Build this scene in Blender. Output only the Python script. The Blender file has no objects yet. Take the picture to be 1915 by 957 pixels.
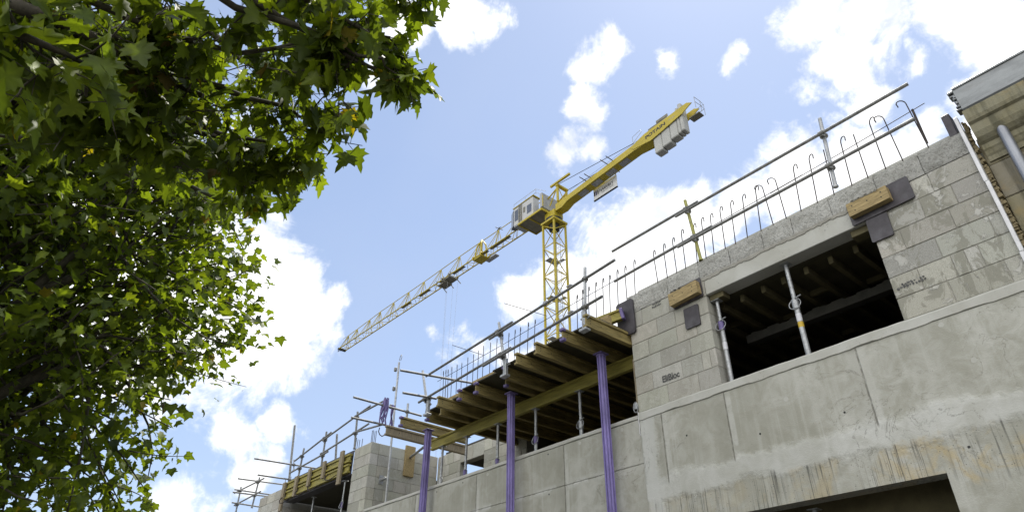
import bpy, math, random
import numpy as np
from mathutils import Vector, Matrix
random.seed(7); np.random.seed(7)
sc = bpy.context.scene
COL = sc.collection
R_ = math.radians

# ------------------------------------------------------------------ camera
FPX, CX, CY = 1240.0, 957.5, 478.5
CAM = np.array([0, 0, 1.6])
def _ray(px, py):
    v = np.array([px - CX, -(py - CY), -FPX]); return v / np.linalg.norm(v)
_ez = _ray(975, -1400); _v1 = -_ray(-290, 1285)
_ex = _v1 - _ez * np.dot(_v1, _ez); _ex /= np.linalg.norm(_ex)
_ey = np.cross(_ez, _ex)
ROT = np.array([_ex, _ey, _ez])
def wray(px, py): return ROT @ _ray(px, py)
def onY(px, py, Y): d = wray(px, py); return Vector(CAM + d * (Y / d[1]))
def onX(px, py, X): d = wray(px, py); return Vector(CAM + d * (X / d[0]))
def onZ(px, py, Z): d = wray(px, py); return Vector(CAM + d * ((Z - 1.6) / d[2]))
def far(px, py, t): return Vector(CAM + wray(px, py) * t)
cd = bpy.data.cameras.new('camera'); cam = bpy.data.objects.new('camera', cd); COL.objects.link(cam)
cam.matrix_world = Matrix([[*ROT[0], 0], [*ROT[1], 0], [*ROT[2], 1.6], [0, 0, 0, 1]])
cd.sensor_width = 36; cd.lens = 36 * FPX / 1915; cd.clip_start = .05; cd.clip_end = 5000
sc.camera = cam

# ------------------------------------------------------------------ light
SUN_AZ = Vector((-.25, .95, 0)).normalized(); SUN_EL = R_(65)
sdir = Vector((SUN_AZ.x * math.cos(SUN_EL), SUN_AZ.y * math.cos(SUN_EL), math.sin(SUN_EL)))
sl = bpy.data.lights.new('sun', 'SUN'); sl.energy = 2.3; sl.angle = R_(.6); sl.color = (1, .95, .87)
so = bpy.data.objects.new('sun', sl); COL.objects.link(so)
so.rotation_euler = sdir.to_track_quat('Z', 'Y').to_euler()
sc.view_settings.view_transform = 'Standard'; sc.view_settings.look = 'None'
sc.view_settings.gamma = 1; sc.view_settings.exposure = 1.38

class NT:
    """tiny node-tree helper"""
    def __init__(s, nt): s.nt = nt; nt.nodes.clear()
    def n(s, t, **k):
        x = s.nt.nodes.new(t)
        for a, b in k.items(): setattr(x, a, b)
        return x
    def l(s, a, b): s.nt.links.new(a, b)
    def put(s, sock, v):
        if hasattr(v, 'is_linked') or isinstance(v, bpy.types.NodeSocket): s.l(v, sock)
        else:
            if hasattr(sock, 'default_value'):
                if isinstance(v, (tuple, list)) and len(v) == 3 and len(sock.default_value) == 4: v = (*v, 1)
                sock.default_value = v
    def m(s, op, a, b=0.0, c=0.0, clamp=False):
        x = s.n('ShaderNodeMath', operation=op, use_clamp=clamp)
        s.put(x.inputs[0], a); s.put(x.inputs[1], b)
        if len(x.inputs) > 2: s.put(x.inputs[2], c)
        return x.outputs[0]
    def sstep(s, v, lo, hi, to0=0.0, to1=1.0):
        x = s.n('ShaderNodeMapRange', interpolation_type='SMOOTHSTEP')
        s.put(x.inputs['Value'], v); s.put(x.inputs['From Min'], lo); s.put(x.inputs['From Max'], hi)
        s.put(x.inputs['To Min'], to0); s.put(x.inputs['To Max'], to1)
        return x.outputs[0]
    def mix(s, f, a, b, mode='MIX'):
        x = s.n('ShaderNodeMix', data_type='RGBA', blend_type=mode)
        s.put(x.inputs[0], f); s.put(x.inputs[6], a); s.put(x.inputs[7], b)
        return x.outputs[2]
    def noise(s, vec, scale, detail=4, rough=.55, dist=0, col=False):
        x = s.n('ShaderNodeTexNoise'); s.put(x.inputs['Vector'], vec)
        x.inputs['Scale'].default_value = scale; x.inputs['Detail'].default_value = detail
        x.inputs['Roughness'].default_value = rough; x.inputs['Distortion'].default_value = dist
        return x.outputs['Color' if col else 'Fac']
    def scale(s, vec, v):
        x = s.n('ShaderNodeVectorMath', operation='MULTIPLY'); s.put(x.inputs[0], vec); x.inputs[1].default_value = v
        return x.outputs[0]
    def bump(s, h, dist=.01, strength=.5):
        x = s.n('ShaderNodeBump'); x.inputs['Strength'].default_value = strength; x.inputs['Distance'].default_value = dist
        s.l(h, x.inputs['Height']); return x.outputs[0]

# ------------------------------------------------------------------ sky with clouds
w = bpy.data.worlds.new('World'); sc.world = w; w.use_nodes = True
t = NT(w.node_tree)
out = t.n('ShaderNodeOutputWorld'); bg = t.n('ShaderNodeBackground'); t.l(bg.outputs[0], out.inputs[0])
sky = t.n('ShaderNodeTexSky'); sky.sky_type = 'NISHITA'; sky.sun_disc = False
sky.sun_elevation = SUN_EL; sky.sun_rotation = math.atan2(SUN_AZ.x, SUN_AZ.y); sky.air_density = 1.0; sky.dust_density = .35; sky.ozone_density = 1.5
tc = t.n('ShaderNodeTexCoord'); D = tc.outputs['Generated']
nA = t.noise(D, 3.2, 9, .6, .3); nB = t.noise(D, 11, 9, .62, .5)
blobs = [(560,590,100),(500,545,85),(620,610,50),(545,680,60),(470,700,70),(300,600,260),(150,300,300),(350,945,95),(430,835,60),(470,865,45),
         (860,12,75),(935,12,45),(750,22,75),(690,110,60),(1110,125,42),(1100,195,42),(1135,85,32),(1258,105,27),(1370,105,36),(1392,80,25),
         (1530,20,75),(1620,30,75),(1570,110,55),(1620,185,50),(1535,170,38),(1865,70,120),(1830,190,95),(1770,15,80),(1695,103,26),(1060,285,45),(1100,270,35),(920,285,22),
         (990,560,70),(1060,520,80),(1150,500,120),(1210,430,85),(1290,400,80),(1370,380,70),(1400,350,60),(1480,340,95),(1550,290,70),(1620,290,90),(1700,250,90),(1300,620,240),
         (860,650,42),(905,665,45),(520,797,32),(575,800,24),(800,640,20),(1000,700,80)]
def _warp(amp, sca, det, src):
    c_ = t.noise(D, sca, det, .6, 0, True)
    a_ = t.n('ShaderNodeVectorMath', operation='SUBTRACT'); t.l(c_, a_.inputs[0]); a_.inputs[1].default_value = (.5, .5, .5)
    b_ = t.n('ShaderNodeVectorMath', operation='SCALE'); t.l(a_.outputs[0], b_.inputs[0]); b_.inputs['Scale'].default_value = amp
    e_ = t.n('ShaderNodeVectorMath', operation='ADD'); t.l(src, e_.inputs[0]); t.l(b_.outputs[0], e_.inputs[1]); return e_.outputs[0]
DW = _warp(.10, 9, 6, _warp(.12, 3.5, 2, D))
field = None
fill_clouds = [((-.3, -.9, .45), .55), ((.5, -.8, .5), .6), ((.95, -.2, .4), .5), ((0, -.5, .9), .45), ((.5, .1, .9), .3)]  # added clouds, mostly behind the camera and out of view, to light the facade
for (px, py, r) in blobs:
    d = wray(px, py); k = (FPX / math.hypot(FPX, math.hypot(px - CX, py - CY)))
    x = t.n('ShaderNodeVectorMath', operation='DISTANCE'); t.l(DW, x.inputs[0]); x.inputs[1].default_value = tuple(d)
    rr = r / FPX * k ** 1.5
    v = t.m('MULTIPLY_ADD', x.outputs['Value'], -1.0 / rr, 1.0)
    sc_ = min(1.9, .45 + r / 75)
    v = t.m('MULTIPLY', t.m('MAXIMUM', v, -.9), sc_)
    field = v if field is None else t.m('MAXIMUM', field, v)
for (d, rr) in fill_clouds:
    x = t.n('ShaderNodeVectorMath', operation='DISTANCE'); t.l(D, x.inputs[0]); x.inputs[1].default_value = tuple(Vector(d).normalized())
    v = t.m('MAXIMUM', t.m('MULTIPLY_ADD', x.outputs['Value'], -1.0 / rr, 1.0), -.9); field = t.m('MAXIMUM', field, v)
nC = t.noise(D, 30, 7, .65, .3)
field = t.m('ADD', field, t.m('MULTIPLY', t.m('SUBTRACT', nC, .5), 1.1))
f2 = t.m('ADD', field, t.m('MULTIPLY', t.m('SUBTRACT', nA, .5), 1.6))
f2 = t.m('ADD', f2, t.m('MULTIPLY', t.m('SUBTRACT', nB, .5), 3.0))
mask = t.m('POWER', t.sstep(f2, -.15, .80), 1.1)
haze = t.sstep(t.noise(D, 1.8, 5, .5), .3, .75, .3, .7)
HSV = t.n('ShaderNodeHueSaturation'); HSV.inputs['Saturation'].default_value = .93; HSV.inputs['Value'].default_value = 1.0
t.l(sky.outputs[0], HSV.inputs['Color'])
skyc = t.mix(haze, HSV.outputs[0], (2.9, 3.45, 4.65, 1))
sxd = t.n('ShaderNodeSeparateXYZ'); t.l(D, sxd.inputs[0])
cl = t.mix(t.sstep(t.noise(DW, 7, 7, .6), .30, .52), (4.9, 5.1, 5.4, 1), (7.2, 7.2, 7.25, 1))
cl = t.mix(t.sstep(sxd.outputs['Y'], .05, -.35), cl, (15.5, 15.2, 14.8, 1))  # clouds behind the camera set extra bright to lift the facade light
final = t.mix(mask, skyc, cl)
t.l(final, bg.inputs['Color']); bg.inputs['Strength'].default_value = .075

# ------------------------------------------------------------------ materials
MATS = {}
def newmat(name):
    m = bpy.data.materials.new(name); m.use_nodes = True; t = NT(m.node_tree)
    o = t.n('ShaderNodeOutputMaterial'); b = t.n('ShaderNodeBsdfPrincipled'); t.l(b.outputs[0], o.inputs[0])
    MATS[name] = m; return m, t, b, o
def simple(name, col, rough=.7, metal=0, var=.25, scale=6, bump=.3, bdist=.004, stretch=None, dirt=None, dirtcol=(.05, .045, .03), tint=False, spec=.4, fine=90):
    m, t, b, o = newmat(name)
    g = t.n('ShaderNodeTexCoord').outputs['Object']
    v = t.scale(g, stretch) if stretch else g
    a = t.noise(v, scale, 6, .6, .2); f = t.noise(v, fine, 3, .6)
    h = t.m('ADD', t.m('MULTIPLY', a, .7), t.m('MULTIPLY', f, .3))
    c = t.mix(t.sstep(h, .3, .7), tuple(x * (1 - var) for x in col), tuple(min(1, x * (1 + var)) for x in col))
    if tint:
        at = t.n('ShaderNodeAttribute', attribute_name='tint'); c = t.mix(1.0, c, at.outputs['Color'], 'MULTIPLY')
    if dirt is not None:
        c = t.mix(t.sstep(t.noise(v, scale * .45, 7, .65, .4), dirt, dirt + .2), c, dirtcol)
    t.put(b.inputs['Base Color'], c); b.inputs['Roughness'].default_value = rough; b.inputs['Metallic'].default_value = metal
    b.inputs['Specular IOR Level'].default_value = spec
    t.l(t.bump(h, bdist, bump), b.inputs['Normal'])
    return m
simple('galvanised', (.36, .37, .37), .5, .55, .3, 14, .3, dirt=.56, dirtcol=(.30, .29, .27))
simple('dull_tube', (.20, .20, .19), .6, .3, .35, 12, .3, dirt=.55, dirtcol=(.22, .21, .19))
simple('yellow_tube', (.30, .29, .08), .6, .1, .3, 12, .3, dirt=.55, dirtcol=(.2, .2, .12))
simple('rebar_steel', (.055, .045, .04), .75, .4, .4, 20, .5)
simple('purple_paint', (.20, .165, .38), .6, 0, .35, 9, .3, dirt=.56, dirtcol=(.26, .25, .30), stretch=(1, 1, .3))
simple('purple_plastic', (.14, .11, .26), .5, 0, .2, 12, .2, dirt=.6, dirtcol=(.24, .23, .26))
simple('joist_timber', (.24, .19, .07), .65, 0, .5, 5, .5, stretch=(6, .8, 6), dirt=.55, dirtcol=(.15, .14, .06))
simple('beam_timber', (.25, .215, .045), .6, 0, .35, 5, .5, stretch=(.7, 6, 6), dirt=.56, dirtcol=(.15, .12, .05))
simple('raw_timber', (.31, .235, .11), .8, 0, .5, 7, .6, stretch=(.8, 7, 9), dirt=.62, dirtcol=(.14, .10, .06))
simple('weathered_timber', (.24, .20, .13), .8, 0, .35, 7, .6, stretch=(7, 7, .8), dirt=.6, dirtcol=(.13, .11, .09))
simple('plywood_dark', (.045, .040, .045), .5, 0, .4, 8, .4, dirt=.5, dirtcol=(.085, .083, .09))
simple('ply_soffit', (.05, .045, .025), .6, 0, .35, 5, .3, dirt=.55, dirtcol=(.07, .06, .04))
simple('crane_yellow', (.42, .33, .022), .5, 0, .12, 2, .03, dirt=.66, dirtcol=(.28, .21, .04), spec=.4, fine=8)
simple('crane_grey', (.33, .34, .35), .5, .2, .2, 4, .2)
simple('crane_dark', (.03, .03, .028), .6, .3, .3, 6, .2)
simple('crane_white', (.45, .45, .43), .45, 0, .1, 3, .1)
simple('crane_tray', (.20, .19, .15), .7, .2, .25, 3, .3)
simple('counterweight_concrete', (.40, .40, .37), .85, 0, .12, 1.2, .05, dirt=.6, dirtcol=(.33, .32, .29), fine=4)
simple('zinc', (.19, .20, .20), .42, .75, .22, 4, .15, stretch=(1, 1, 3), dirt=.58, dirtcol=(.15, .15, .14))
simple('pipe_zinc', (.24, .25, .27), .42, .7, .15, 4, .15, stretch=(2, 2, .5))
simple('flashing', (.52, .52, .52), .4, .3, .15, 5, .2, dirt=.6, dirtcol=(.25, .24, .2))
simple('foam', (.22, .18, .10), .95, 0, .4, 25, 1.0, .02)
simple('bark', (.055, .048, .032), .85, 0, .5, 8, .8, .015, stretch=(1, 1, .4), dirt=.52, dirtcol=(.13, .125, .085))
simple('banner_cloth', (.62, .62, .60), .6, 0, .04, 3, .1)
simple('print_black', (.02, .02, .025), .6, 0, .1, 5, 0)
simple('print_violet', (.09, .08, .17), .6, 0, .1, 5, 0)
simple('print_grey', (.13, .14, .12), .6, 0, .1, 5, 0)
simple('print_faint', (.42, .42, .40), .6, 0, .1, 5, 0)
simple('stamp_ink', (.10, .10, .095), .9, 0, .5, 40, .3)
simple('sticker', (.6, .6, .62), .5, 0, .1, 30, 0)
simple('sticker_yellow', (.55, .38, .04), .5, 0, .1, 30, 0)
simple('cabin_glass', (.08, .09, .11), .12, 0, .1, 4, 0, spec=.8)
simple('asphalt', (.05, .05, .05), .9, 0, .3, 4, .5, fine=160)
simple('pavement', (.075, .073, .067), .85, 0, .2, 3, .4)
simple('kerb_stone', (.34, .33, .31), .8, 0, .2, 5, .4)
simple('old_timber_end', (.33, .26, .15), .8, 0, .3, 14, .5)

simple('shaded_timber', (.10, .085, .04), .8, 0, .3, 5, .3)  # darker timber copy, interior shade is put into its colour
simple('shaded_concrete', (.055, .052, .042), .9, 0, .3, 6, .5)  # inner walls and beams, base colour darkened to carry the room's shade
def wall_concrete(name, left=False):
    m, t, b, o = newmat(name)
    P = t.n('ShaderNodeNewGeometry').outputs['Position']
    sx = t.n('ShaderNodeSeparateXYZ'); t.l(P, sx.inputs[0]); X, Z = sx.outputs['X'], sx.outputs['Z']
    big = t.noise(P, .9, 7, .6, .3); med = t.noise(P, 4.5, 8, .65, .6); fine = t.noise(P, 70, 4, .6)
    c = t.mix(t.sstep(big, .3, .7), (.33, .327, .275), (.465, .462, .41))
    c = t.mix(t.sstep(med, .36, .68, 0, .75), c, (.29, .285, .23))
    stv = t.scale(P, (7, 7, .35))
    run = t.noise(stv, 1.2, 6, .6, .1)
    c = t.mix(t.sstep(run, .48, .72, 0, .45), c, (.50, .50, .45))
    wob = t.m('MULTIPLY', t.m('SUBTRACT', t.noise(P, 2.2, 6, .6), .5), .35)
    wobf = t.m('MULTIPLY', t.m('SUBTRACT', t.noise(P, 9, 5, .6), .5), .12)
    Zw = t.m('ADD', t.m('ADD', Z, wob), wobf)
    hb = t.noise(P, 9, 5, .6)
    h = t.m('ADD', t.m('MULTIPLY', big, .35), t.m('MULTIPLY', fine, .12)); h = t.m('ADD', h, t.m('MULTIPLY', med, .35))
    if not left:
        # a smeared band of lighter render where the pours meet
        band = t.m('MULTIPLY', t.sstep(Zw, 3.58, 3.70), t.sstep(Zw, 3.96, 3.86))
        lightband = t.mix(t.sstep(med, .3, .7), (.55, .555, .52), (.46, .46, .415))
        c = t.mix(t.m('MULTIPLY', band, .62), c, lightband)
        vb = t.m('MULTIPLY', t.sstep(t.m('ADD', X, wobf), -5.66, -5.60), t.sstep(t.m('ADD', X, wob), -5.32, -5.42))
        c = t.mix(t.m('MULTIPLY', vb, .7), c, (.52, .525, .49))
        h = t.m('ADD', h, t.m('MULTIPLY', t.m('MAXIMUM', band, vb), .55))
        # rain streaks and rust below it, growing to the right
        low = t.m('MULTIPLY', t.sstep(t.m('ADD', Z, t.m('MULTIPLY', wobf, 2.0)), 3.70, 3.62), t.sstep(t.m('ADD', Z, wob), 3.16, 3.3))
        sv = t.scale(P, (30, 30, .9)); st = t.noise(sv, 1.0, 5, .7)
        zone = t.sstep(t.noise(t.scale(P, (1.6, 1, .5)), 1.3, 3, .5), .38, .55)
        stm = t.m('MULTIPLY', t.m('MULTIPLY', t.sstep(st, .50, .60), low), zone)
        yel = t.m('MULTIPLY', t.m('MULTIPLY', low, t.sstep(t.noise(P, 2.6, 6, .65, .8), .44, .62)), t.sstep(X, -4.6, -1.9, .25, 1))
        c = t.mix(t.m('MULTIPLY', yel, .6), c, (.45, .35, .17))
        c = t.mix(t.m('MULTIPLY', stm, .8), c, (.10, .10, .085))
        sp = t.n('ShaderNodeTexVoronoi'); t.l(P, sp.inputs['Vector']); sp.inputs['Scale'].default_value = 26
        spots = t.m('MULTIPLY', t.sstep(sp.outputs['Distance'], .16, .08), low)
        c = t.mix(t.m('MULTIPLY', spots, .7), c, (.07, .07, .06))
        joints = [(-5.26, 3.84, 4.72), (-4.28, 3.90, 4.72), (-2.61, 3.88, 4.72)]
    else:
        joints = [(-7.145, 2.5, 4.74), (-9.3, 2.5, 4.74), (-11.2, 2.5, 4.74)]
        hz = t.m('ABSOLUTE', t.m('SUBTRACT', t.m('ADD', Z, t.m('MULTIPLY', wobf, .12)), 4.16))
        ln = t.sstep(hz, .014, .004)
        c = t.mix(t.m('MULTIPLY', ln, .55), c, (.13, .13, .10))
        sm = t.m('MULTIPLY', t.sstep(hz, .10, .0), t.sstep(med, .45, .6))
        c = t.mix(t.m('MULTIPLY', sm, .6), c, (.56, .56, .53)); h = t.m('SUBTRACT', h, t.m('MULTIPLY', ln, .5))
    for (xj, z0, z1) in joints:
        dx = t.m('SUBTRACT', t.m('ADD', X, t.m('MULTIPLY', wobf, .10)), xj)
        inz = t.m('MULTIPLY', t.sstep(Z, z0 - .03, z0 + .02), t.sstep(Z, z1 + .02, z1))
        ln = t.m('MULTIPLY', t.sstep(t.m('ABSOLUTE', dx), .013, .004), inz)
        side = t.m('MULTIPLY', t.m('MULTIPLY', t.sstep(dx, -.30, -.01), t.sstep(dx, .012, -.004)), inz)
        lt = t.m('MULTIPLY', t.m('MULTIPLY', t.sstep(t.m('ABSOLUTE', t.m('SUBTRACT', dx, .05)), .05, .02), inz), t.sstep(med, .42, .58))
        c = t.mix(t.m('MULTIPLY', side, .2), c, (.15, .145, .11))
        c = t.mix(t.m('MULTIPLY', lt, .5), c, (.56, .56, .52))
        c = t.mix(t.m('MULTIPLY', t.m('MULTIPLY', ln, .75), t.sstep(t.noise(P, 11, 4), .35, .6, .25, 1)), c, (.12, .115, .09)); h = t.m('SUBTRACT', h, t.m('MULTIPLY', ln, .35))
    # tie holes and air voids
    vo = t.n('ShaderNodeTexVoronoi'); t.l(P, vo.inputs['Vector']); vo.inputs['Scale'].default_value = 17
    vv = t.m('MULTIPLY', t.sstep(vo.outputs['Distance'], .07, .035), t.sstep(t.noise(P, 3.1, 2), .52, .6))
    c = t.mix(t.m('MULTIPLY', vv, .75), c, (.07, .07, .055)); h = t.m('SUBTRACT', h, t.m('MULTIPLY', vv, .6))
    crack = t.m('ABSOLUTE', t.m('SUBTRACT', t.noise(P, 1.3, 7, .6, 1.2), .5))
    c = t.mix(t.m('MULTIPLY', t.m('MULTIPLY', t.sstep(crack, .006, .0015), t.sstep(big, .45, .6)), .45), c, (.13, .125, .10))
    t.put(b.inputs['Base Color'], c); b.inputs['Roughness'].default_value = .88; b.inputs['Specular IOR Level'].default_value = .25
    t.l(t.bump(h, .03, .7), b.inputs['Normal'])
wall_concrete('poured_concrete'); wall_concrete('poured_concrete_left', True)

def blockmat():
    m, t, b, o = newmat('aggregate_block')
    P = t.n('ShaderNodeNewGeometry').outputs['Position']
    at = t.n('ShaderNodeAttribute', attribute_name='tint')
    g = t.noise(P, 150, 3, .7); a = t.noise(t.scale(P, (1.6, 1.6, .8)), 2.6, 8, .7, .7); mm = t.noise(P, 34, 5, .7)
    c = t.mix(t.sstep(g, .32, .68), (.33, .325, .28), (.52, .51, .455))
    vo = t.n('ShaderNodeTexVoronoi'); t.l(P, vo.inputs['Vector']); vo.inputs['Scale'].default_value = 90
    pit = t.m('MULTIPLY', t.sstep(vo.outputs['Distance'], .3, .12), t.sstep(mm, .52, .66))
    c = t.mix(t.m('MULTIPLY', pit, .65), c, (.10, .10, .08))
    c = t.mix(1.0, c, at.outputs['Color'], 'MULTIPLY')
    sx = t.n('ShaderNodeSeparateXYZ'); t.l(P, sx.inputs[0])
    wet = t.m('MULTIPLY', t.sstep(a, .505, .545), t.sstep(sx.outputs['X'], -5.2, -1.6, .30, 1))
    c = t.mix(t.m('MULTIPLY', wet, .7), c, (.235, .23, .185))
    sm = t.noise(P, 3.1, 8, .7, 1.6)
    smear = t.m('MULTIPLY', t.sstep(sm, .56, .60), t.sstep(sx.outputs['X'], -3, -1.2, .35, 1))
    c = t.mix(t.m('MULTIPLY', smear, .7), c, (.55, .54, .49))
    t.put(b.inputs['Base Color'], c); b.inputs['Roughness'].default_value = .95; b.inputs['Specular IOR Level'].default_value = .15
    h = t.m('ADD', t.m('MULTIPLY', g, .5), t.m('MULTIPLY', mm, .5)); h = t.m('SUBTRACT', h, t.m('MULTIPLY', pit, .5)); h = t.m('ADD', h, t.m('MULTIPLY', smear, .6))
    t.l(t.bump(h, .012, .75), b.inputs['Normal'])
blockmat()
def copingmat():
    m, t, b, o = newmat('rough_coping')
    P = t.n('ShaderNodeNewGeometry').outputs['Position']
    at = t.n('ShaderNodeAttribute', attribute_name='tint')
    g = t.noise(P, 42, 6, .75, .3); a = t.noise(P, 3, 6, .6)
    c = t.mix(t.sstep(g, .32, .58), (.30, .295, .27), (.56, .555, .52))
    c = t.mix(t.sstep(a, .4, .7, 0, .4), c, (.24, .235, .2)); c = t.mix(1.0, c, at.outputs['Color'], 'MULTIPLY')
    t.put(b.inputs['Base Color'], c); b.inputs['Roughness'].default_value = .95; b.inputs['Specular IOR Level'].default_value = .15
    t.l(t.bump(g, .035, 1.0), b.inputs['Normal'])
copingmat()
simple('mortar', (.30, .29, .25), .95, 0, .2, 12, .6, .01)
def lintelmat():
    m, t, b, o = newmat('lintel_concrete')
    P = t.n('ShaderNodeNewGeometry').outputs['Position']
    a = t.noise(P, 2, 7, .6, .5); f = t.noise(P, 80, 3, .6)
    c = t.mix(t.sstep(a, .3, .7), (.47, .47, .425), (.38, .375, .325))
    vo = t.n('ShaderNodeTexVoronoi'); t.l(P, vo.inputs['Vector']); vo.inputs['Scale'].default_value = 34
    pit = t.m('MULTIPLY', t.sstep(vo.outputs['Distance'], .2, .1), t.sstep(t.noise(P, 5, 3), .5, .62))
    c = t.mix(t.m('MULTIPLY', pit, .7), c, (.09, .09, .075))
    t.put(b.inputs['Base Color'], c); b.inputs['Roughness'].default_value = .88
    h = t.m('SUBTRACT', t.m('ADD', t.m('MULTIPLY', a, .5), t.m('MULTIPLY', f, .15)), pit)
    t.l(t.bump(h, .015, .6), b.inputs['Normal'])
lintelmat()
def stonemat():
    m, t, b, o = newmat('old_stone')
    P = t.n('ShaderNodeNewGeometry').outputs['Position']
    a = t.noise(P, 1.6, 8, .65, .6); f = t.noise(P, 60, 4, .65); s = t.noise(t.scale(P, (6, 6, .5)), 1.5, 6, .6)
    c = t.mix(t.sstep(a, .35, .65), (.26, .235, .15), (.30, .285, .215))
    c = t.mix(t.sstep(s, .44, .66, 0, .7), c, (.10, .098, .07))
    c = t.mix(t.sstep(t.noise(P, 4, 6, .6), .56, .70, 0, .4), c, (.36, .27, .12))
    at = t.n('ShaderNodeAttribute', attribute_name='tint'); c = t.mix(1.0, c, at.outputs['Color'], 'MULTIPLY')
    t.put(b.inputs['Base Color'], c); b.inputs['Roughness'].default_value = .93; b.inputs['Specular IOR Level'].default_value = .15
    t.l(t.bump(t.m('ADD', t.m('MULTIPLY', a, .6), t.m('MULTIPLY', f, .3)), .02, .7), b.inputs['Normal'])
stonemat()
def leafmat(name, trans=.5):
    m, t, b, o = newmat(name)
    at = t.n('ShaderNodeAttribute', attribute_name='tint')
    g = t.n('ShaderNodeTexCoord').outputs['Object']
    f = t.noise(g, 18, 4, .6)
    c = t.mix(1.0, at.outputs['Color'], t.mix(f, (.75, .75, .7, 1), (1.25, 1.25, 1.2, 1)), 'MULTIPLY')
    t.put(b.inputs['Base Color'], c); b.inputs['Roughness'].default_value = .5; b.inputs['Specular IOR Level'].default_value = .35
    tr = t.n('ShaderNodeBsdfTranslucent'); t.l(t.mix(1.0, c, (1.95, 1.9, .6, 1), 'MULTIPLY'), tr.inputs['Color'])
    mx = t.n('ShaderNodeMixShader'); mx.inputs[0].default_value = trans
    t.l(b.outputs[0], mx.inputs[1]); t.l(tr.outputs[0], mx.inputs[2]); t.l(mx.outputs[0], o.inputs[0])
leafmat('plane_leaf', .5)

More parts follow.
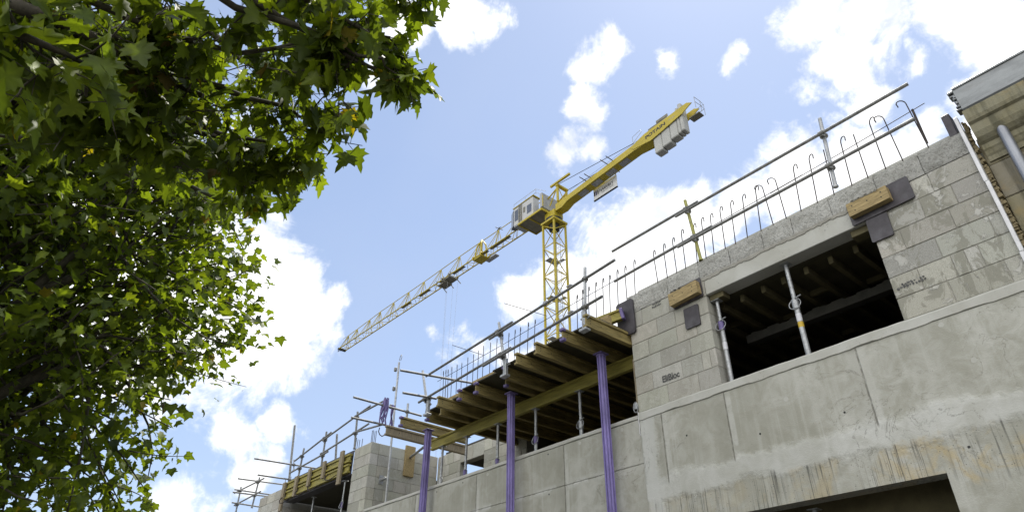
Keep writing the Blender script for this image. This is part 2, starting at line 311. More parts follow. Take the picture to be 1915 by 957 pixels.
# ------------------------------------------------------------------ object helpers
def tag(o, label, cat, group=None, kind=None):
    if label: o['label'] = label
    if cat: o['category'] = cat
    if group: o['group'] = group
    if kind: o['kind'] = kind
    return o
def thing(name, loc, label, cat, group=None):
    o = bpy.data.objects.new(name, None); COL.objects.link(o); o.location = loc; o.empty_display_size = .2
    return tag(o, label, cat, group)
def wloc(o):
    v = Vector((0, 0, 0))
    while o: v += o.location; o = o.parent
    return v
class MB:
    def __init__(s): s.v = []; s.f = []; s.c = []; s.smooth = []; s.tint = None
    def add(s, vs, fs, smooth=False):
        b = len(s.v); s.v += [tuple(v) for v in vs]
        for f in fs:
            s.f.append(tuple(i + b for i in f)); s.smooth.append(smooth); s.c.append(s.tint or (1, 1, 1))
    def box(s, x0, x1, y0, y1, z0, z1, M=None):
        vs = [Vector((x, y, z)) for z in (z0, z1) for y in (y0, y1) for x in (x0, x1)]
        if M: vs = [M @ v for v in vs]
        s.add(vs, [(0, 2, 3, 1), (4, 5, 7, 6), (0, 1, 5, 4), (2, 6, 7, 3), (0, 4, 6, 2), (1, 3, 7, 5)]); return s
    def bbox(s, x0, x1, y0, y1, z0, z1, b=.006, M=None):
        """box with chamfered vertical and horizontal edges"""
        xs, ys, zs = (x0, x1), (y0, y1), (z0, z1); vs = []; idx = {}
        for i in (0, 1):
            for j in (0, 1):
                for k in (0, 1):
                    sx, sy, sz = (1 if i == 0 else -1), (1 if j == 0 else -1), (1 if k == 0 else -1)
                    for a in range(3):
                        p = [xs[i] + sx * b, ys[j] + sy * b, zs[k] + sz * b]; p[a] = (xs[i], ys[j], zs[k])[a]
                        idx[(i, j, k, a)] = len(vs); vs.append(Vector(p))
        F = []
        for a in range(3):
            u, v_ = [q for q in range(3) if q != a]
            for sd in (0, 1):
                q = []
                for (p, r) in ((0, 0), (1, 0), (1, 1), (0, 1)):
                    k = [0, 0, 0]; k[a] = sd; k[u] = p; k[v_] = r; q.append(idx[(*k, a)])
                F.append(tuple(q))
        for a in range(3):       # edge along axis a
            u, v_ = [q for q in range(3) if q != a]
            for p in (0, 1):
                for r in (0, 1):
                    k0 = [0, 0, 0]; k0[u] = p; k0[v_] = r; k1 = list(k0); k1[a] = 1
                    F.append((idx[(*k0, u)], idx[(*k1, u)], idx[(*k1, v_)], idx[(*k0, v_)]))
        for i in (0, 1):
            for j in (0, 1):
                for k in (0, 1): F.append((idx[(i, j, k, 0)], idx[(i, j, k, 1)], idx[(i, j, k, 2)]))
        if M: vs = [M @ v for v in vs]
        s.add(vs, F); return s
    def tube(s, p0, p1, r, n=10, r1=None, caps=True, hollow=False):
        return s.path([p0, p1], [r, r if r1 is None else r1], n, caps)
    def path(s, pts, rs, n=8, caps=True):
        pts = [Vector(p) for p in pts]
        if not isinstance(rs, (list, tuple)): rs = [rs] * len(pts)
        vs = []; prev = None
        for i, p in enumerate(pts):
            d = (pts[min(i + 1, len(pts) - 1)] - pts[max(i - 1, 0)]).normalized()
            if prev is None:
                a = Vector((0, 0, 1)) if abs(d.z) < .9 else Vector((1, 0, 0)); u = d.cross(a).normalized()
            else: u = (prev - d * prev.dot(d)).normalized()
            prev = u; v_ = d.cross(u)
            for k in range(n):
                an = 2 * math.pi * k / n; vs.append(p + (u * math.cos(an) + v_ * math.sin(an)) * rs[i])
        fs = [(i * n + k, i * n + (k + 1) % n, (i + 1) * n + (k + 1) % n, (i + 1) * n + k) for i in range(len(pts) - 1) for k in range(n)]
        s.add(vs, fs, True)
        if caps:
            s.add(vs[:n], [tuple(reversed(range(n)))]); s.add(vs[-n:], [tuple(range(n))])
        return s
    def prism(s, prof, axis, a, b):
        """profile of 2-D points extruded along axis ('x': profile is (y,z); 'y': (x,z); 'z': (x,y))"""
        def P(p, t): return {'x': (t, p[0], p[1]), 'y': (p[0], t, p[1]), 'z': (p[0], p[1], t)}[axis]
        n = len(prof); vs = [P(p, a) for p in prof] + [P(p, b) for p in prof]
        fs = [(i, (i + 1) % n, n + (i + 1) % n, n + i) for i in range(n)] + [tuple(range(n))[::-1], tuple(range(n, 2 * n))]
        s.add(vs, fs); return s
    def build(s, name, mat, parent=None, label=None, loc=None):
        me = bpy.data.meshes.new(name); o = bpy.data.objects.new(name, me); COL.objects.link(o)
        base = wloc(parent) if parent else (Vector(loc) if loc is not None else Vector((0, 0, 0)))
        me.from_pydata([(v[0] - base.x, v[1] - base.y, v[2] - base.z) for v in s.v], [], s.f)
        me.polygons.foreach_set('use_smooth', s.smooth)
        ca = me.color_attributes.new('tint', 'FLOAT_COLOR', 'CORNER')
        arr = []
        for f, c in zip(s.f, s.c): arr += [c[0], c[1], c[2], 1.0] * len(f)
        ca.data.foreach_set('color', arr)
        me.materials.append(MATS[mat]); me.validate(); me.update()
        import bmesh
        bm = bmesh.new(); bm.from_mesh(me); bmesh.ops.recalc_face_normals(bm, faces=bm.faces); bm.to_mesh(me); bm.free()
        if parent: o.parent = parent
        elif loc is not None: o.location = loc
        if label: o['label'] = label
        return o
def kids(o): return [c for c in bpy.data.objects if c.parent == o]
def dup(o, loc=None, parent=None):
    c = o.copy(); COL.objects.link(c)
    if parent: c.parent = parent
    if loc is not None: c.location = loc
    for k in kids(o): dup(k, None, c)
    return c
def rnd(a, b): return random.uniform(a, b)
def gray(lo, hi, warm=.02):
    g = rnd(lo, hi); return (g * (1 + rnd(0, warm)), g, g * (1 - rnd(0, warm)))

# ------------------------------------------------------------------ ground
def sheet(name, x0, x1, y0, y1, z, mat, th=None):
    b = MB()
    if th: b.box(x0, x1, y0, y1, z - th, z)
    else: b.add([(x0, y0, z), (x1, y0, z), (x1, y1, z), (x0, y1, z)], [(0, 1, 2, 3)])
    o = b.build(name, mat); o['kind'] = 'structure'; return o
sheet('ground', -900, 900, -900, 900, -.13, 'asphalt')
sheet('road', -300, 300, -9, -3.2, -.122, 'asphalt')
sheet('pavement', -300, 300, -3.05, 6.9, 0, 'pavement', .125)
sheet('kerb', -300, 300, -3.198, -3.052, .004, 'kerb_stone', .128)

# ------------------------------------------------------------------ new building
YF = 7.0
bld = thing('unfinished_building', (-7, 9.5, 0), 'half built grey concrete and block building with open formwork bays', 'building')
def wallpoly(b, x0, x1, z0, z1, y0, y1, holes):
    """wall with rectangular holes, cut into a grid of boxes that share edges"""
    xs = sorted({x0, x1, *[h[0] for h in holes], *[h[1] for h in holes]}); zs = sorted({z0, z1, *[h[2] for h in holes], *[h[3] for h in holes]})
    def solid(i, j):
        if not (0 <= i < len(xs) - 1 and 0 <= j < len(zs) - 1): return False
        cx, cz = (xs[i] + xs[i + 1]) / 2, (zs[j] + zs[j + 1]) / 2
        return not any(h[0] < cx < h[1] and h[2] < cz < h[3] for h in holes)
    for i in range(len(xs) - 1):
        for j in range(len(zs) - 1):
            if not solid(i, j): continue
            a, c, d, e = xs[i], xs[i + 1], zs[j], zs[j + 1]
            b.add([(a, y0, d), (c, y0, d), (c, y0, e), (a, y0, e)], [(0, 1, 2, 3)])
            b.add([(a, y1, d), (c, y1, d), (c, y1, e), (a, y1, e)], [(3, 2, 1, 0)])
            for (ii, jj, q) in ((i - 1, j, [(a, d), (a, e)]), (i + 1, j, [(c, d), (c, e)]), (i, j - 1, [(a, d), (c, d)]), (i, j + 1, [(a, e), (c, e)])):
                if not solid(ii, jj):
                    (u0, w0), (u1, w1) = q; b.add([(u0, y0, w0), (u1, y0, w1), (u1, y1, w1), (u0, y1, w0)], [(0, 1, 2, 3)])
LOW = (-5.0, -2.15, .3, 3.32)
b = MB(); wallpoly(b, -5.625, -.84, -.1, 4.735, YF, YF + .22, [LOW]); b.build('poured_wall', 'poured_concrete', bld)
b = MB(); wallpoly(b, -13.2, -5.63, -.1, 4.76, YF + .018, YF + .22, [(-12.2, -10.2, .3, 3.0), (-8.8, -7.2, .3, 2.4)]); b.build('poured_wall', 'poured_concrete_left', bld)
for (x, z, lt) in [(-5.97, 4.70, 1), (-6.80, 4.71, 1), (-7.49, 4.70, 0), (-7.49, 4.10, 0), (-6.79, 4.12, 1), (-5.98, 4.10, 1), (-8.4, 4.68, 0), (-9.0, 4.7, 1), (-9.7, 4.7, 0), (-10.5, 4.69, 0), (-8.3, 4.12, 1), (-4.9, 4.35, 0), (-3.5, 4.42, 1), (-1.75, 4.68, 1), (-2.9, 4.1, 0), (-1.6, 4.25, 1), (-3.9, 4.12, 0), (-1.9, 3.5, 0)]:
    b = MB(); yy = (YF if x > -5.63 else YF + .018)
    n = 14; rr = .028 if lt else .013
    ring = [(x + rr * math.cos(2 * math.pi * k / n) * rnd(.85, 1.1), yy - .0015, z + rr * math.sin(2 * math.pi * k / n) * rnd(.85, 1.1)) for k in range(n)]
    b.add(ring + [(q[0], yy + .001, q[2]) for q in ring], [tuple(range(n))] + [(k, (k + 1) % n, n + (k + 1) % n, n + k) for k in range(n)])
    b.build('tie_plug' if lt else 'tie_hole', 'lintel_concrete' if lt else 'crane_dark', bld)
# ragged mortar sill courses with wavy underside
def sillstrip(x0, x1, zt, zb, y0, y1, wob, name):
    b = MB(); n = int((x1 - x0) / .06); pr = []
    for i in range(n + 1):
        x = x0 + (x1 - x0) * i / n
        w1 = (math.sin(x * 7.1) + .6 * math.sin(x * 17.3 + 1) + .4 * math.sin(x * 41)) * wob; w2 = (math.sin(x * 5.3 + 2) + .5 * math.sin(x * 23)) * wob * .4
        yy = y0 + (math.sin(x * 3.1) + .5 * math.sin(x * 13)) * .0025
        pr.append([(x, yy + .006, zt + w2), (x, yy, zt - .02 + w2), (x, yy, zb + .008 + w1), (x, yy + .02, zb + w1), (x, y1, zb + w1), (x, y1, zt + w2)])
    for i in range(n):
        q = pr[i] + pr[i + 1]; b.add(q, [(k, (k + 1) % 6, 6 + (k + 1) % 6, 6 + k) for k in range(6)])
    b.add(pr[0], [(0, 1, 2, 3, 4, 5)]); b.add(pr[-1], [(5, 4, 3, 2, 1, 0)])
    return b.build(name, 'lintel_concrete', bld)
sillstrip(-5.628, -.84, 4.845, 4.733, YF - .014, YF + .24, .006, 'sill')
sillstrip(-13.2, -5.632, 4.825, 4.765, YF + .006, YF + .24, .003, 'sill')
# dark hairline of dirt under sills is in the material; block walls
def blocks(b, m, x0, x1, z0, z1, y0, y1, axis='x', L=.5, n=None, seed=0, cut=.5, tr=(.84, 1.1)):
    rg = random.Random(seed); n = n or max(1, round((z1 - z0) / .245)); h = (z1 - z0) / n
    def bx(B, a, c, d, e, z_0, z_1, ch=None):
        args = (a, c, d, e, z_0, z_1) if axis == 'x' else (d, e, a, c, z_0, z_1)
        (B.bbox(*args, b=ch) if ch else B.box(*args))
    for k in range(n):
        za = z0 + k * h; off = (k % 2) * L * cut + rg.uniform(-.05, .05)
        cuts = [x0]; x = x0 - off + L
        while x < x1 - .06:
            if x > x0 + .06: cuts.append(x)
            x += L if rg.random() > .22 else rg.choice([L * .25, L * .5, L * .65])
        cuts.append(x1)
        for i in range(len(cuts) - 1):
            g = rg.uniform(*tr) if rg.random() > .3 else rg.uniform(tr[0] * .9, 1); b.tint = (g * rg.uniform(.98, 1.03), g, g * rg.uniform(.94, 1.02))
            j = rg.uniform(-.002, .003)
            bx(b, cuts[i] + (.0035 if i else 0), cuts[i + 1] - .0035, y0 + j, y1 - j, za + .004, za + h - .004, rg.choice([.003, .004, .006]))
    bx(m, x0 + .008, x1 - .008, y0 + .009, y1 - .009, z0, z1)
b = MB(); m = MB(); blocks(b, m, -5.628, -4.28, 4.845, 6.37, YF, YF + .22, n=6, seed=3)
bw = b.build('block_pier', 'aggregate_block', bld); m.build('mortar_bed', 'mortar', bw)
b = MB(); m = MB(); blocks(b, m, -2.055, -.86, 4.845, 6.37, YF, YF + .22, n=6, seed=11, tr=(.80, 1.1))
bw = b.build('block_pier', 'aggregate_block', bld, 'block pier smeared with mortar beside the old stone building'); m.build('mortar_bed', 'mortar', bw)
# coping course of rough split-face blocks, each displaced a little
b = MB(); x = -5.628; rg = random.Random(5)
for L in [.5, .25, .55, .5, .5, .42, .5, .55, .5, .47]:
    x1 = min(x + L, -.86)
    if x1 - x < .08: break
    g = rg.uniform(.86, 1.1); b.tint = (g, g, g * .98)
    nx, nz = 8, 5; z0, z1 = 6.372, 6.66 + rg.uniform(-.004, .006)
    jit = [[rg.uniform(-.006, .006) for _ in range(nx + 1)] for _ in range(nz + 1)]
    vs = [(x + .003 + (x1 - x - .006) * i / nx, YF - .012 + jit[j][i] + (.010 if (j in (0, nz) or i in (0, nx)) else 0), z0 + (z1 - z0) * j / nz) for j in range(nz + 1) for i in range(nx + 1)]
    b.add(vs, [(j * (nx + 1) + i, j * (nx + 1) + i + 1, (j + 1) * (nx + 1) + i + 1, (j + 1) * (nx + 1) + i) for j in range(nz) for i in range(nx)], False)
    b.box(x + .003, x1 - .003, YF + .012, YF + .22, z0, z1)
    # close the rim between the rough face and the body
    b.box(x + .004, x1 - .004, YF + .001, YF + .0115, z0 + .002, z1 - .002)
    x = x1
b.build('coping', 'rough_coping', bld)
# lintel over the window and its sloppy mortar line
b = MB(); b.bbox(-4.278, -2.057, YF + .004, YF + .24, 6.13, 6.368, b=.006); b.build('lintel', 'lintel_concrete', bld)
b = MB(); nn = 90; pr = []
for i in range(nn + 1):
    x = -4.35 + (4.35 - 2.0) * i / nn
    lo = 6.352 + .006 * math.sin(x * 9.3) + .005 * math.sin(x * 23.7) * math.sin(x * 3.1) + rnd(-.009, .009)
    pr.append([(x, YF + .003, lo - .004), (x, YF - .006, lo), (x, YF - .009, 6.39 + rnd(-.006, .01)), (x, YF + .004, 6.405)])
for i in range(nn): b.add(pr[i] + pr[i + 1], [(k, k + 1, 5 + k, 4 + k) for k in range(3)])
b.build('mortar_line', 'mortar', bld)
# interior: floors, back wall, cross walls, soffit
b = MB(); b.box(-5.6, -.9, YF + .24, 13, 6.66, 6.86); b.build('roof_slab', 'lintel_concrete', bld)
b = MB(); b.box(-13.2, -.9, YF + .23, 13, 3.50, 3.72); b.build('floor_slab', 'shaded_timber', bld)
b = MB(); b.box(-13.2, -.84, 13.0, 13.2, -.1, 6.66); b.box(-.84, -.64, YF + .5, 13.2, -.1, 6.66); b.box(-5.6, -5.45, YF + .245, 12.99, -.1, 3.49); b.box(-5.6, -5.45, YF + .245, 12.99, 3.73, 6.12); b.box(-10.0, -9.8, 8.8, 12.99, 3.73, 6.0)  # upper cross wall added to keep light from leaking between the bays
b.build('inner_wall', 'shaded_concrete', bld)
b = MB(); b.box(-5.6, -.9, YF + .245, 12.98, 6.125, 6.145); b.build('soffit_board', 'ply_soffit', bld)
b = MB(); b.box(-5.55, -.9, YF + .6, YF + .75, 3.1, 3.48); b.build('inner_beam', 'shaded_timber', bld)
for i in range(14):
    x = -5.2 + i * .31 + rnd(-.02, .02)
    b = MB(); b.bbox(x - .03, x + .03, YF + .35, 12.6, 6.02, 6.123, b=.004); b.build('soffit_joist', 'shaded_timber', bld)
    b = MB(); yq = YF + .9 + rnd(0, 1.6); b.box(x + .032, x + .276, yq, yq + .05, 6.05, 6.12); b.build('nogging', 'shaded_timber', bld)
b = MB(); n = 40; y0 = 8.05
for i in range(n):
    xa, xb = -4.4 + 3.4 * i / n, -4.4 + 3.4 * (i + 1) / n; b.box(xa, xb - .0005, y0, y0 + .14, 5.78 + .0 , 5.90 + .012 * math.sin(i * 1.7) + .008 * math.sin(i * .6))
b.build('cross_beam', 'shaded_concrete', bld)
# back block wall of the far bay and the block tower
def opening_wall():
    b = MB(); m = MB()
    blocks(b, m, -13.2, -12.3, 3.74, 6.27, 8.8, 9.0, n=10, seed=21); blocks(b, m, -11.43, -10.02, 3.74, 6.27, 8.8, 9.0, n=10, seed=22)
    blocks(b, m, -12.297, -11.433, 5.95, 6.27, 8.8, 9.0, n=1, seed=23); blocks(b, m, -12.297, -11.433, 3.74, 5.5, 8.8, 9.0, n=7, seed=24)
    k = MB(); k.box(-13.19, -10.03, 9.003, 12.9, 6.28, 6.42); k.build('roof_slab', 'shaded_concrete', bld)  # unseen cover added so the small rear window stays dark
    o = b.build('rear_block_wall', 'aggregate_block', bld); m.build('mortar_bed', 'mortar', o)
opening_wall()
b = MB(); m = MB()
blocks(b, m, -13.95, -13.2, -.1, 6.27, YF, YF + .0 + .2, n=26, seed=31, L=.5)
blocks(b, m, YF + .204, 8.79, -.1, 6.27, -13.4, -13.2, axis='y', n=26, seed=32)
o = b.build('block_stair_wall', 'aggregate_block', bld); m.build('mortar_bed', 'mortar', o)
b = MB(); m = MB(); blocks(b, m, -19.3, -17.62, -.1, 6.12, YF, YF + .2, n=25, seed=33); blocks(b, m, YF + .204, 12, -.1, 6.12, -17.82, -17.62, axis='y', n=25, seed=34)
o = b.build('block_end_wall', 'aggregate_block', bld); m.build('mortar_bed', 'mortar', o)
b = MB(); b.box(-17.6, -13.97, YF + .02, YF + .22, -.1, 3.6); b.build('poured_wall', 'lintel_concrete', bld)
b = MB(); b.box(-17.61, -13.41, 12, 12.2, -.1, 6.1); b.build('inner_wall', 'plywood_dark', bld)  # dark board colour on the wall stands in for the bay's shade
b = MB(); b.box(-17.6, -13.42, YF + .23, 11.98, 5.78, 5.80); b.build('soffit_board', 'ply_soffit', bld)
b = MB(); b.box(-20.6, -19.32, YF + .2, 9, -.1, 5.9); b.build('concrete_end', 'lintel_concrete', bld)

# starter bars: hooked rebar in the top of the wall
def rebar(base, top, hook=1, r=.0068):
    d = (top - base); L = d.length; u = d.normalized(); hr = .052; pts = [base, base + u * (L * .5), top - u * hr]
    side = Vector((hook * .8, -.6 * abs(hook), 0)).normalized() if hook else None
    if hook:
        c = pts[-1] + side * hr
        for a in range(30, 211, 30): pts.append(c - side * hr * math.cos(R_(a)) + Vector((0, 0, hr)) * math.sin(R_(a)))
        pts.append(pts[-1] + Vector((0, 0, -.02)) )
    else: pts.append(top)
    b = MB(); b.path([p - base for p in pts], r, 6); return b
def c7(x, y): return (1140 + x / 2.9, 150 + y / 2.9)
def k7(x, y): return (940 + x / 3.99, 480 + y / 3.99)
def j7(x, y): return (840 + x / 5.98, 540 + y / 5.98)
def j3(x, y): return (780 + x / 5.317, 680 + y / 5.317)
bars = [(c7(497,758), c7(520,957), 1), (c7(546,737), c7(562,945), 1), (c7(597,700), c7(625,912), 1), (c7(655,668), c7(678,882), 1), (c7(720,634), c7(742,850), 1), (c7(790,590), c7(815,810), 1),
        (c7(825,567), c7(885,770), -1), (c7(895,528), c7(955,735), -1), (c7(995,474), c7(1030,695), 1), (c7(1080,420), c7(1118,650), 1), (c7(1160,378), c7(1208,600), 0), (c7(1250,325), c7(1305,555), 1),
        (c7(1322,295), c7(1395,515), 0), (c7(1405,223), c7(1490,465), 1), (c7(1478,192), c7(1583,415), -1), ((1691,188), (1734,268), -1),
        (c7(236,935), c7(262,1090), 1), (c7(290,900), c7(312,1060), 1), (c7(340,867), c7(362,1030), 1), (c7(388,822), c7(410,1005), 1), (c7(455,790), c7(472,980), 1),
        (k7(978,40), k7(987,320), 1), (k7(910,85), k7(927,330), 1), (k7(852,113), k7(860,365), 1), (k7(795,152), k7(800,395), 1), (k7(746,175), k7(752,425), 1), (k7(693,204), k7(697,450), 1), (k7(640,237), k7(643,480), 1),
        (k7(593,260), k7(600,510), 1), (k7(553,298), k7(558,540), 1)]
for (x, y) in [(960,362),(885,392),(797,445),(737,472),(668,508),(601,538),(535,573),(463,615),(385,652),(328,706),(273,746),(210,781),(143,842),(90,860),(32,886)]:
    bars.append((j7(x, y), j7(x - 12, y + 290), 1))
for (x, y) in [(310,68),(288,74),(264,83)]: bars.append((j3(x, y), j3(x - 5, y + 190), 1))
for (tp, bp, hk) in bars:
    T = onY(*tp, 7.1); B = onY(*bp, 7.1)
    d = (T - B); zb = 6.62 if B.x > -5.6 else 6.12
    B2 = T - d * ((T.z - zb) / d.z)
    B2.x = T.x - (T.x - B2.x) * .8
    o = rebar(B2, T, hk).build('starter_bar', 'rebar_steel', None); o.parent = bld; o.location = B2 - bld.location
for (p, q) in (((818, 713), (1094, 555)), ((1086, 560), (1500, 327)), ((1440, 362), (1729, 193))):
    A, B_ = onY(*p, 7.12), onY(*q, 7.12); b = MB(); b.path([A - A, (A + B_) / 2 - A + Vector((0, 0, -.012)), B_ - A], .005, 6)
    o = b.build('distribution_bar', 'rebar_steel', None); o.parent = bld; o.location = A - bld.location
for (p, q, x) in (((943, 567), (1022, 590), -8.2), ((846, 645), (905, 664), -10.6)):
    b = MB(); b.tube(onX(*p, x), onX(*q, x), .006, 6); b.build('stray_bar', 'rebar_steel', bld)
b = MB(); b.tube(onY(1706, 205, 7.08), onY(1734, 268, 7.08), .013, 8); b.build('stub_bar', 'rebar_steel', bld)
T4 = lambda x, y: (420 + x / 4.037, 720 + y / 4.037)
for (x, y0, y1) in [(998,395,470),(1008,408,470),(1022,410,465),(1043,402,450),(1117,340,425),(1126,338,425),(1137,345,425),(1148,342,425),(463,700,740),(492,690,725),(503,688,720),(532,690,715)]:
    p = onY(*T4(x, y0), 7.1); b = MB(); b.tube((0, 0, 0), (p.x * 0, 0, .34), .007, 5); o = b.build('starter_bar', 'rebar_steel', None); o.parent = bld; o.location = Vector((p.x, 7.1, p.z - .34)) - bld.location

# stamped lettering on the blocks
def text(s, name, mat, parent, origin, xdir, up, size, ext=.0015, sx=1.0, bold=0, shear=0):
    cu = bpy.data.curves.new(name, 'FONT'); cu.body = s; cu.size = size; cu.extrude = ext; cu.offset = bold; cu.shear = shear; cu.align_x = 'LEFT'
    tmp = bpy.data.objects.new(name, cu); COL.objects.link(tmp)
    dg = bpy.context.evaluated_depsgraph_get(); dg.update()
    me = bpy.data.meshes.new_from_object(tmp.evaluated_get(dg)); bpy.data.objects.remove(tmp)
    X = Vector(xdir).normalized(); U = Vector(up); U = (U - X * U.dot(X)).normalized(); N = X.cross(U)
    M = Matrix([[X.x * sx, U.x, N.x, 0], [X.y * sx, U.y, N.y, 0], [X.z * sx, U.z, N.z, 0], [0, 0, 0, 1]])
    me.transform(M); me.materials.clear(); me.materials.append(MATS[mat])
    o = bpy.data.objects.new(name, me); COL.objects.link(o); o.parent = parent; o.location = Vector(origin) - wloc(parent); return o
p = onY(1239, 715, YF - .003)
text('EliBloc', 'block_stamp', 'stamp_ink', bld, p, (1, 0, 0), (0, 0, 1), .125, .001, .86, .004)
def smudge(p0, lines, name):
    """worn, unreadable ink stamp: rows of broken blots"""
    b = MB(); rg = random.Random(int(p0.x * 100))
    for (dx, dz, n) in lines:
        for i in range(n):
            if rg.random() < .15: continue
            x = p0.x + dx + i * .03; z = p0.z + dz + rg.uniform(-.005, .005); s_ = rg.uniform(.011, .018); h_ = rg.uniform(.010, .022)
            a = [(x + s_ * math.cos(k) * rg.uniform(.6, 1.2), YF - .0042, z + h_ * math.sin(k) * rg.uniform(.6, 1.2)) for k in [j * math.pi / 4 for j in range(8)]]
            b.add(a, [tuple(range(8))])
            b.add([(q[0], YF - .001, q[2]) for q in a] , [tuple(range(8))[::-1]])
    b.build(name, 'stamp_ink', bld)
smudge(onY(1680, 538, YF), [(.02, .018, 9), (.0, -.012, 10)], 'worn_stamp')
smudge(onY(1222, 572, YF), [(0, .02, 5), (-.02, -.02, 6)], 'worn_stamp')

# ------------------------------------------------------------------ joists of the open bay
def jroot(loc, label): return thing('formwork_joist', loc, label, 'joist', 'wooden I-joists under the deck')
def joist_parts(root, L=4.2, mat='joist_timber'):
    """H20 beam running along +Y from the root, z 0..0.2"""
    b = MB(); b.bbox(-.04, .04, 0, L, .16, .20, b=.005); b.bbox(-.04, .04, 0, L, 0, .04, b=.005)
    b.v = [(v[0] + root.location.x, v[1] + root.location.y, v[2] + root.location.z) for v in b.v]
    f = b.build('flange', mat, root)
    b = MB(); b.box(-.0135, .0135, .012, L - .01, .0402, .1598); b.v = [(v[0] + root.location.x, v[1] + root.location.y, v[2] + root.location.z) for v in b.v]; b.build('web', mat, root)
    b = MB()
    for (y, z) in ((.10, .12), (.10, .08), (.32, .10)):
        for sgn in (-1, 1): b.tube((sgn * .0137, y, z), (sgn * .0147, y, z), .009, 8)
    b.v = [(v[0] + root.location.x, v[1] + root.location.y, v[2] + root.location.z) for v in b.v]; b.build('bolt_hole', 'crane_dark', root)
def cap(root):
    l = root.location; 
    for z in (-.004, .156):
        b = MB(); b.bbox(l.x - .044, l.x + .044, l.y - .012, l.y + .055, l.z + z, l.z + z + .048, b=.008); b.build('end_cap', 'purple_plastic', root)
jl = [(-5.68, 6.08, .98, 0, 'short yellow joist against the block pier, its whole side in the light'), (-6.21, 6.14, 0, 1, 'joist with purple capped end just left of the bracket by the right purple post'),
      (-6.80, 6.15, 0, 0, 'bare ended joist, second left of the right purple post'), (-7.28, 6.17, 0, 0, 'greyed bare ended joist, third left of the right purple post'),
      (-7.81, 6.36, 0, 1, 'purple capped joist directly behind the middle purple post bracket'), (-8.08, 6.62, 0, 1, 'small purple capped joist tucked left of the middle bracket'),
      (-8.65, 6.42, 0, 1, 'yellow sided joist with purple caps, first left of the middle purple post'), (-9.09, 6.39, 0, 1, 'joist with two bright purple caps between two yellow sided ones'),
      (-9.59, 6.29, 0, 0, 'long projecting joist with dark end in the left half of the bay'), (-9.92, 6.58, 0, 0, 'recessed grey joist whose end is hidden under its neighbour'),
      (-10.33, 6.55, 0, 1, 'purple capped joist just right of the left purple post'), (-10.94, 6.35, 1.6, 1, 'short yellow joist sticking out left of the left purple post')]
for (x, y, L, capd, lab) in jl:
    r = jroot((x, y, 5.88), lab); joist_parts(r, L or 5.2)
    if capd: cap(r)
r = jroot((-11.56, 6.40, 5.88), 'grey weathered joist, leftmost and lowest of the projecting row'); joist_parts(r, 2.0, 'weathered_timber')

# plywood deck sheets
def plank(name, x0, x1, y0, y1, z0, z1, mat, label, cat, group=None, bb=.003):
    r = thing(name, ((x0 + x1) / 2, (y0 + y1) / 2, z0), label, cat, group); return r
dk = [(-8.1, -5.66, 6.36, 'dark plywood deck sheet on the joists beside the block pier'), (-9.15, -8.104, 6.45, 'plywood deck sheet above the middle purple post'), (-10.36, -9.154, 6.60, 'plywood deck sheet at the left end of the bay')]
for (x0, x1, y0, lab) in dk:
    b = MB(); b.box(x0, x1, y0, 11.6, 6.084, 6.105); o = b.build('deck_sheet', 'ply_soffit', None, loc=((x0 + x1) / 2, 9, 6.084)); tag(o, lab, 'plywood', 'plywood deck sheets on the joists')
# edge boards standing on the deck front: pale timber strips
for (x0, x1, y, z, lab) in [(-7.0, -5.7, 6.60, 6.107, 'timber edge board lying behind the bracket near the grey panel'), (-9.0, -7.9, 6.62, 6.107, 'pale edge board beside the middle standard'), (-10.3, -9.3, 6.75, 6.107, 'edge board at the far left of the deck')]:
    b = MB(); b.bbox(x0, x1, y, y + .08, z, z + .16, b=.004); tag(b.build('edge_board', 'raw_timber', None, loc=((x0 + x1) / 2, y, z)), lab, 'board', 'timber boards edging the deck')
# main bearer
b = MB(); r = thing('main_bearer', (-8.3, 7.29, 5.66), 'long yellow timber bearer running beneath all the joists', 'beam')
b.bbox(-11.2, -5.4, 7.25, 7.33, 5.836, 5.876, b=.005); b.bbox(-11.2, -5.4, 7.25, 7.33, 5.66, 5.70, b=.005); b.build('flange', 'beam_timber', r)
b = MB(); b.box(-11.19, -5.41, 7.272, 7.308, 5.7, 5.836); b.build('web', 'beam_timber', r)
b = MB(); r2 = thing('rear_bearer', (-8, 9.6, 5.66), 'second timber bearer deep in the shade under the deck', 'beam')
b.bbox(-10.3, -5.4, 9.56, 9.64, 5.66, 5.87, b=.006); b.build('flange', 'beam_timber', r2)

# purple aluminium posts
def post(x, y, top, label):
    r = thing('purple_post', (x, y, 0), label, 'post', 'tall purple posts in front of the wall')
    prof = []
    rad = .069
    for k in range(8):
        a = k * math.pi / 4 + math.pi / 8
        p = Vector((math.cos(a), math.sin(a))) * rad; nxt = Vector((math.cos(a + math.pi / 4), math.sin(a + math.pi / 4))) * rad; e = nxt - p; nrm = Vector((-(e.y), e.x)).normalized()
        mid = (p + nxt) / 2; inn = -mid.normalized() * .02
        prof += [p, p + e * .3, p + e * .34 + inn, p + e * .62 + inn, p + e * .66]
    b = MB(); b.prism([(x + p.x, y + p.y) for p in prof], 'z', .02, top - .02); b.build('shaft', 'purple_paint', r)
    b = MB(); b.bbox(x - .085, x + .085, y - .085, y + .085, top - .02, top, b=.003); b.tube((x, y, top - .07), (x, y, top - .02), .068, 12); b.build('head_plate', 'purple_plastic', r)
    b = MB(); b.bbox(x - .11, x + .11, y - .11, y + .11, 0, .02, b=.003); b.build('foot_plate', 'galvanised', r)
    b = MB()
    for k in range(40):
        z = top - .15 - k * .1
        b.tube((x - .02, y - .0605, z), (x - .02, y - .059, z), .008, 6)
    b.build('pin_hole', 'crane_dark', r)
P1 = onY(1124, 668, 6.87); P2 = onY(956, 742, 6.87); P3 = onY(803, 784, 6.87)
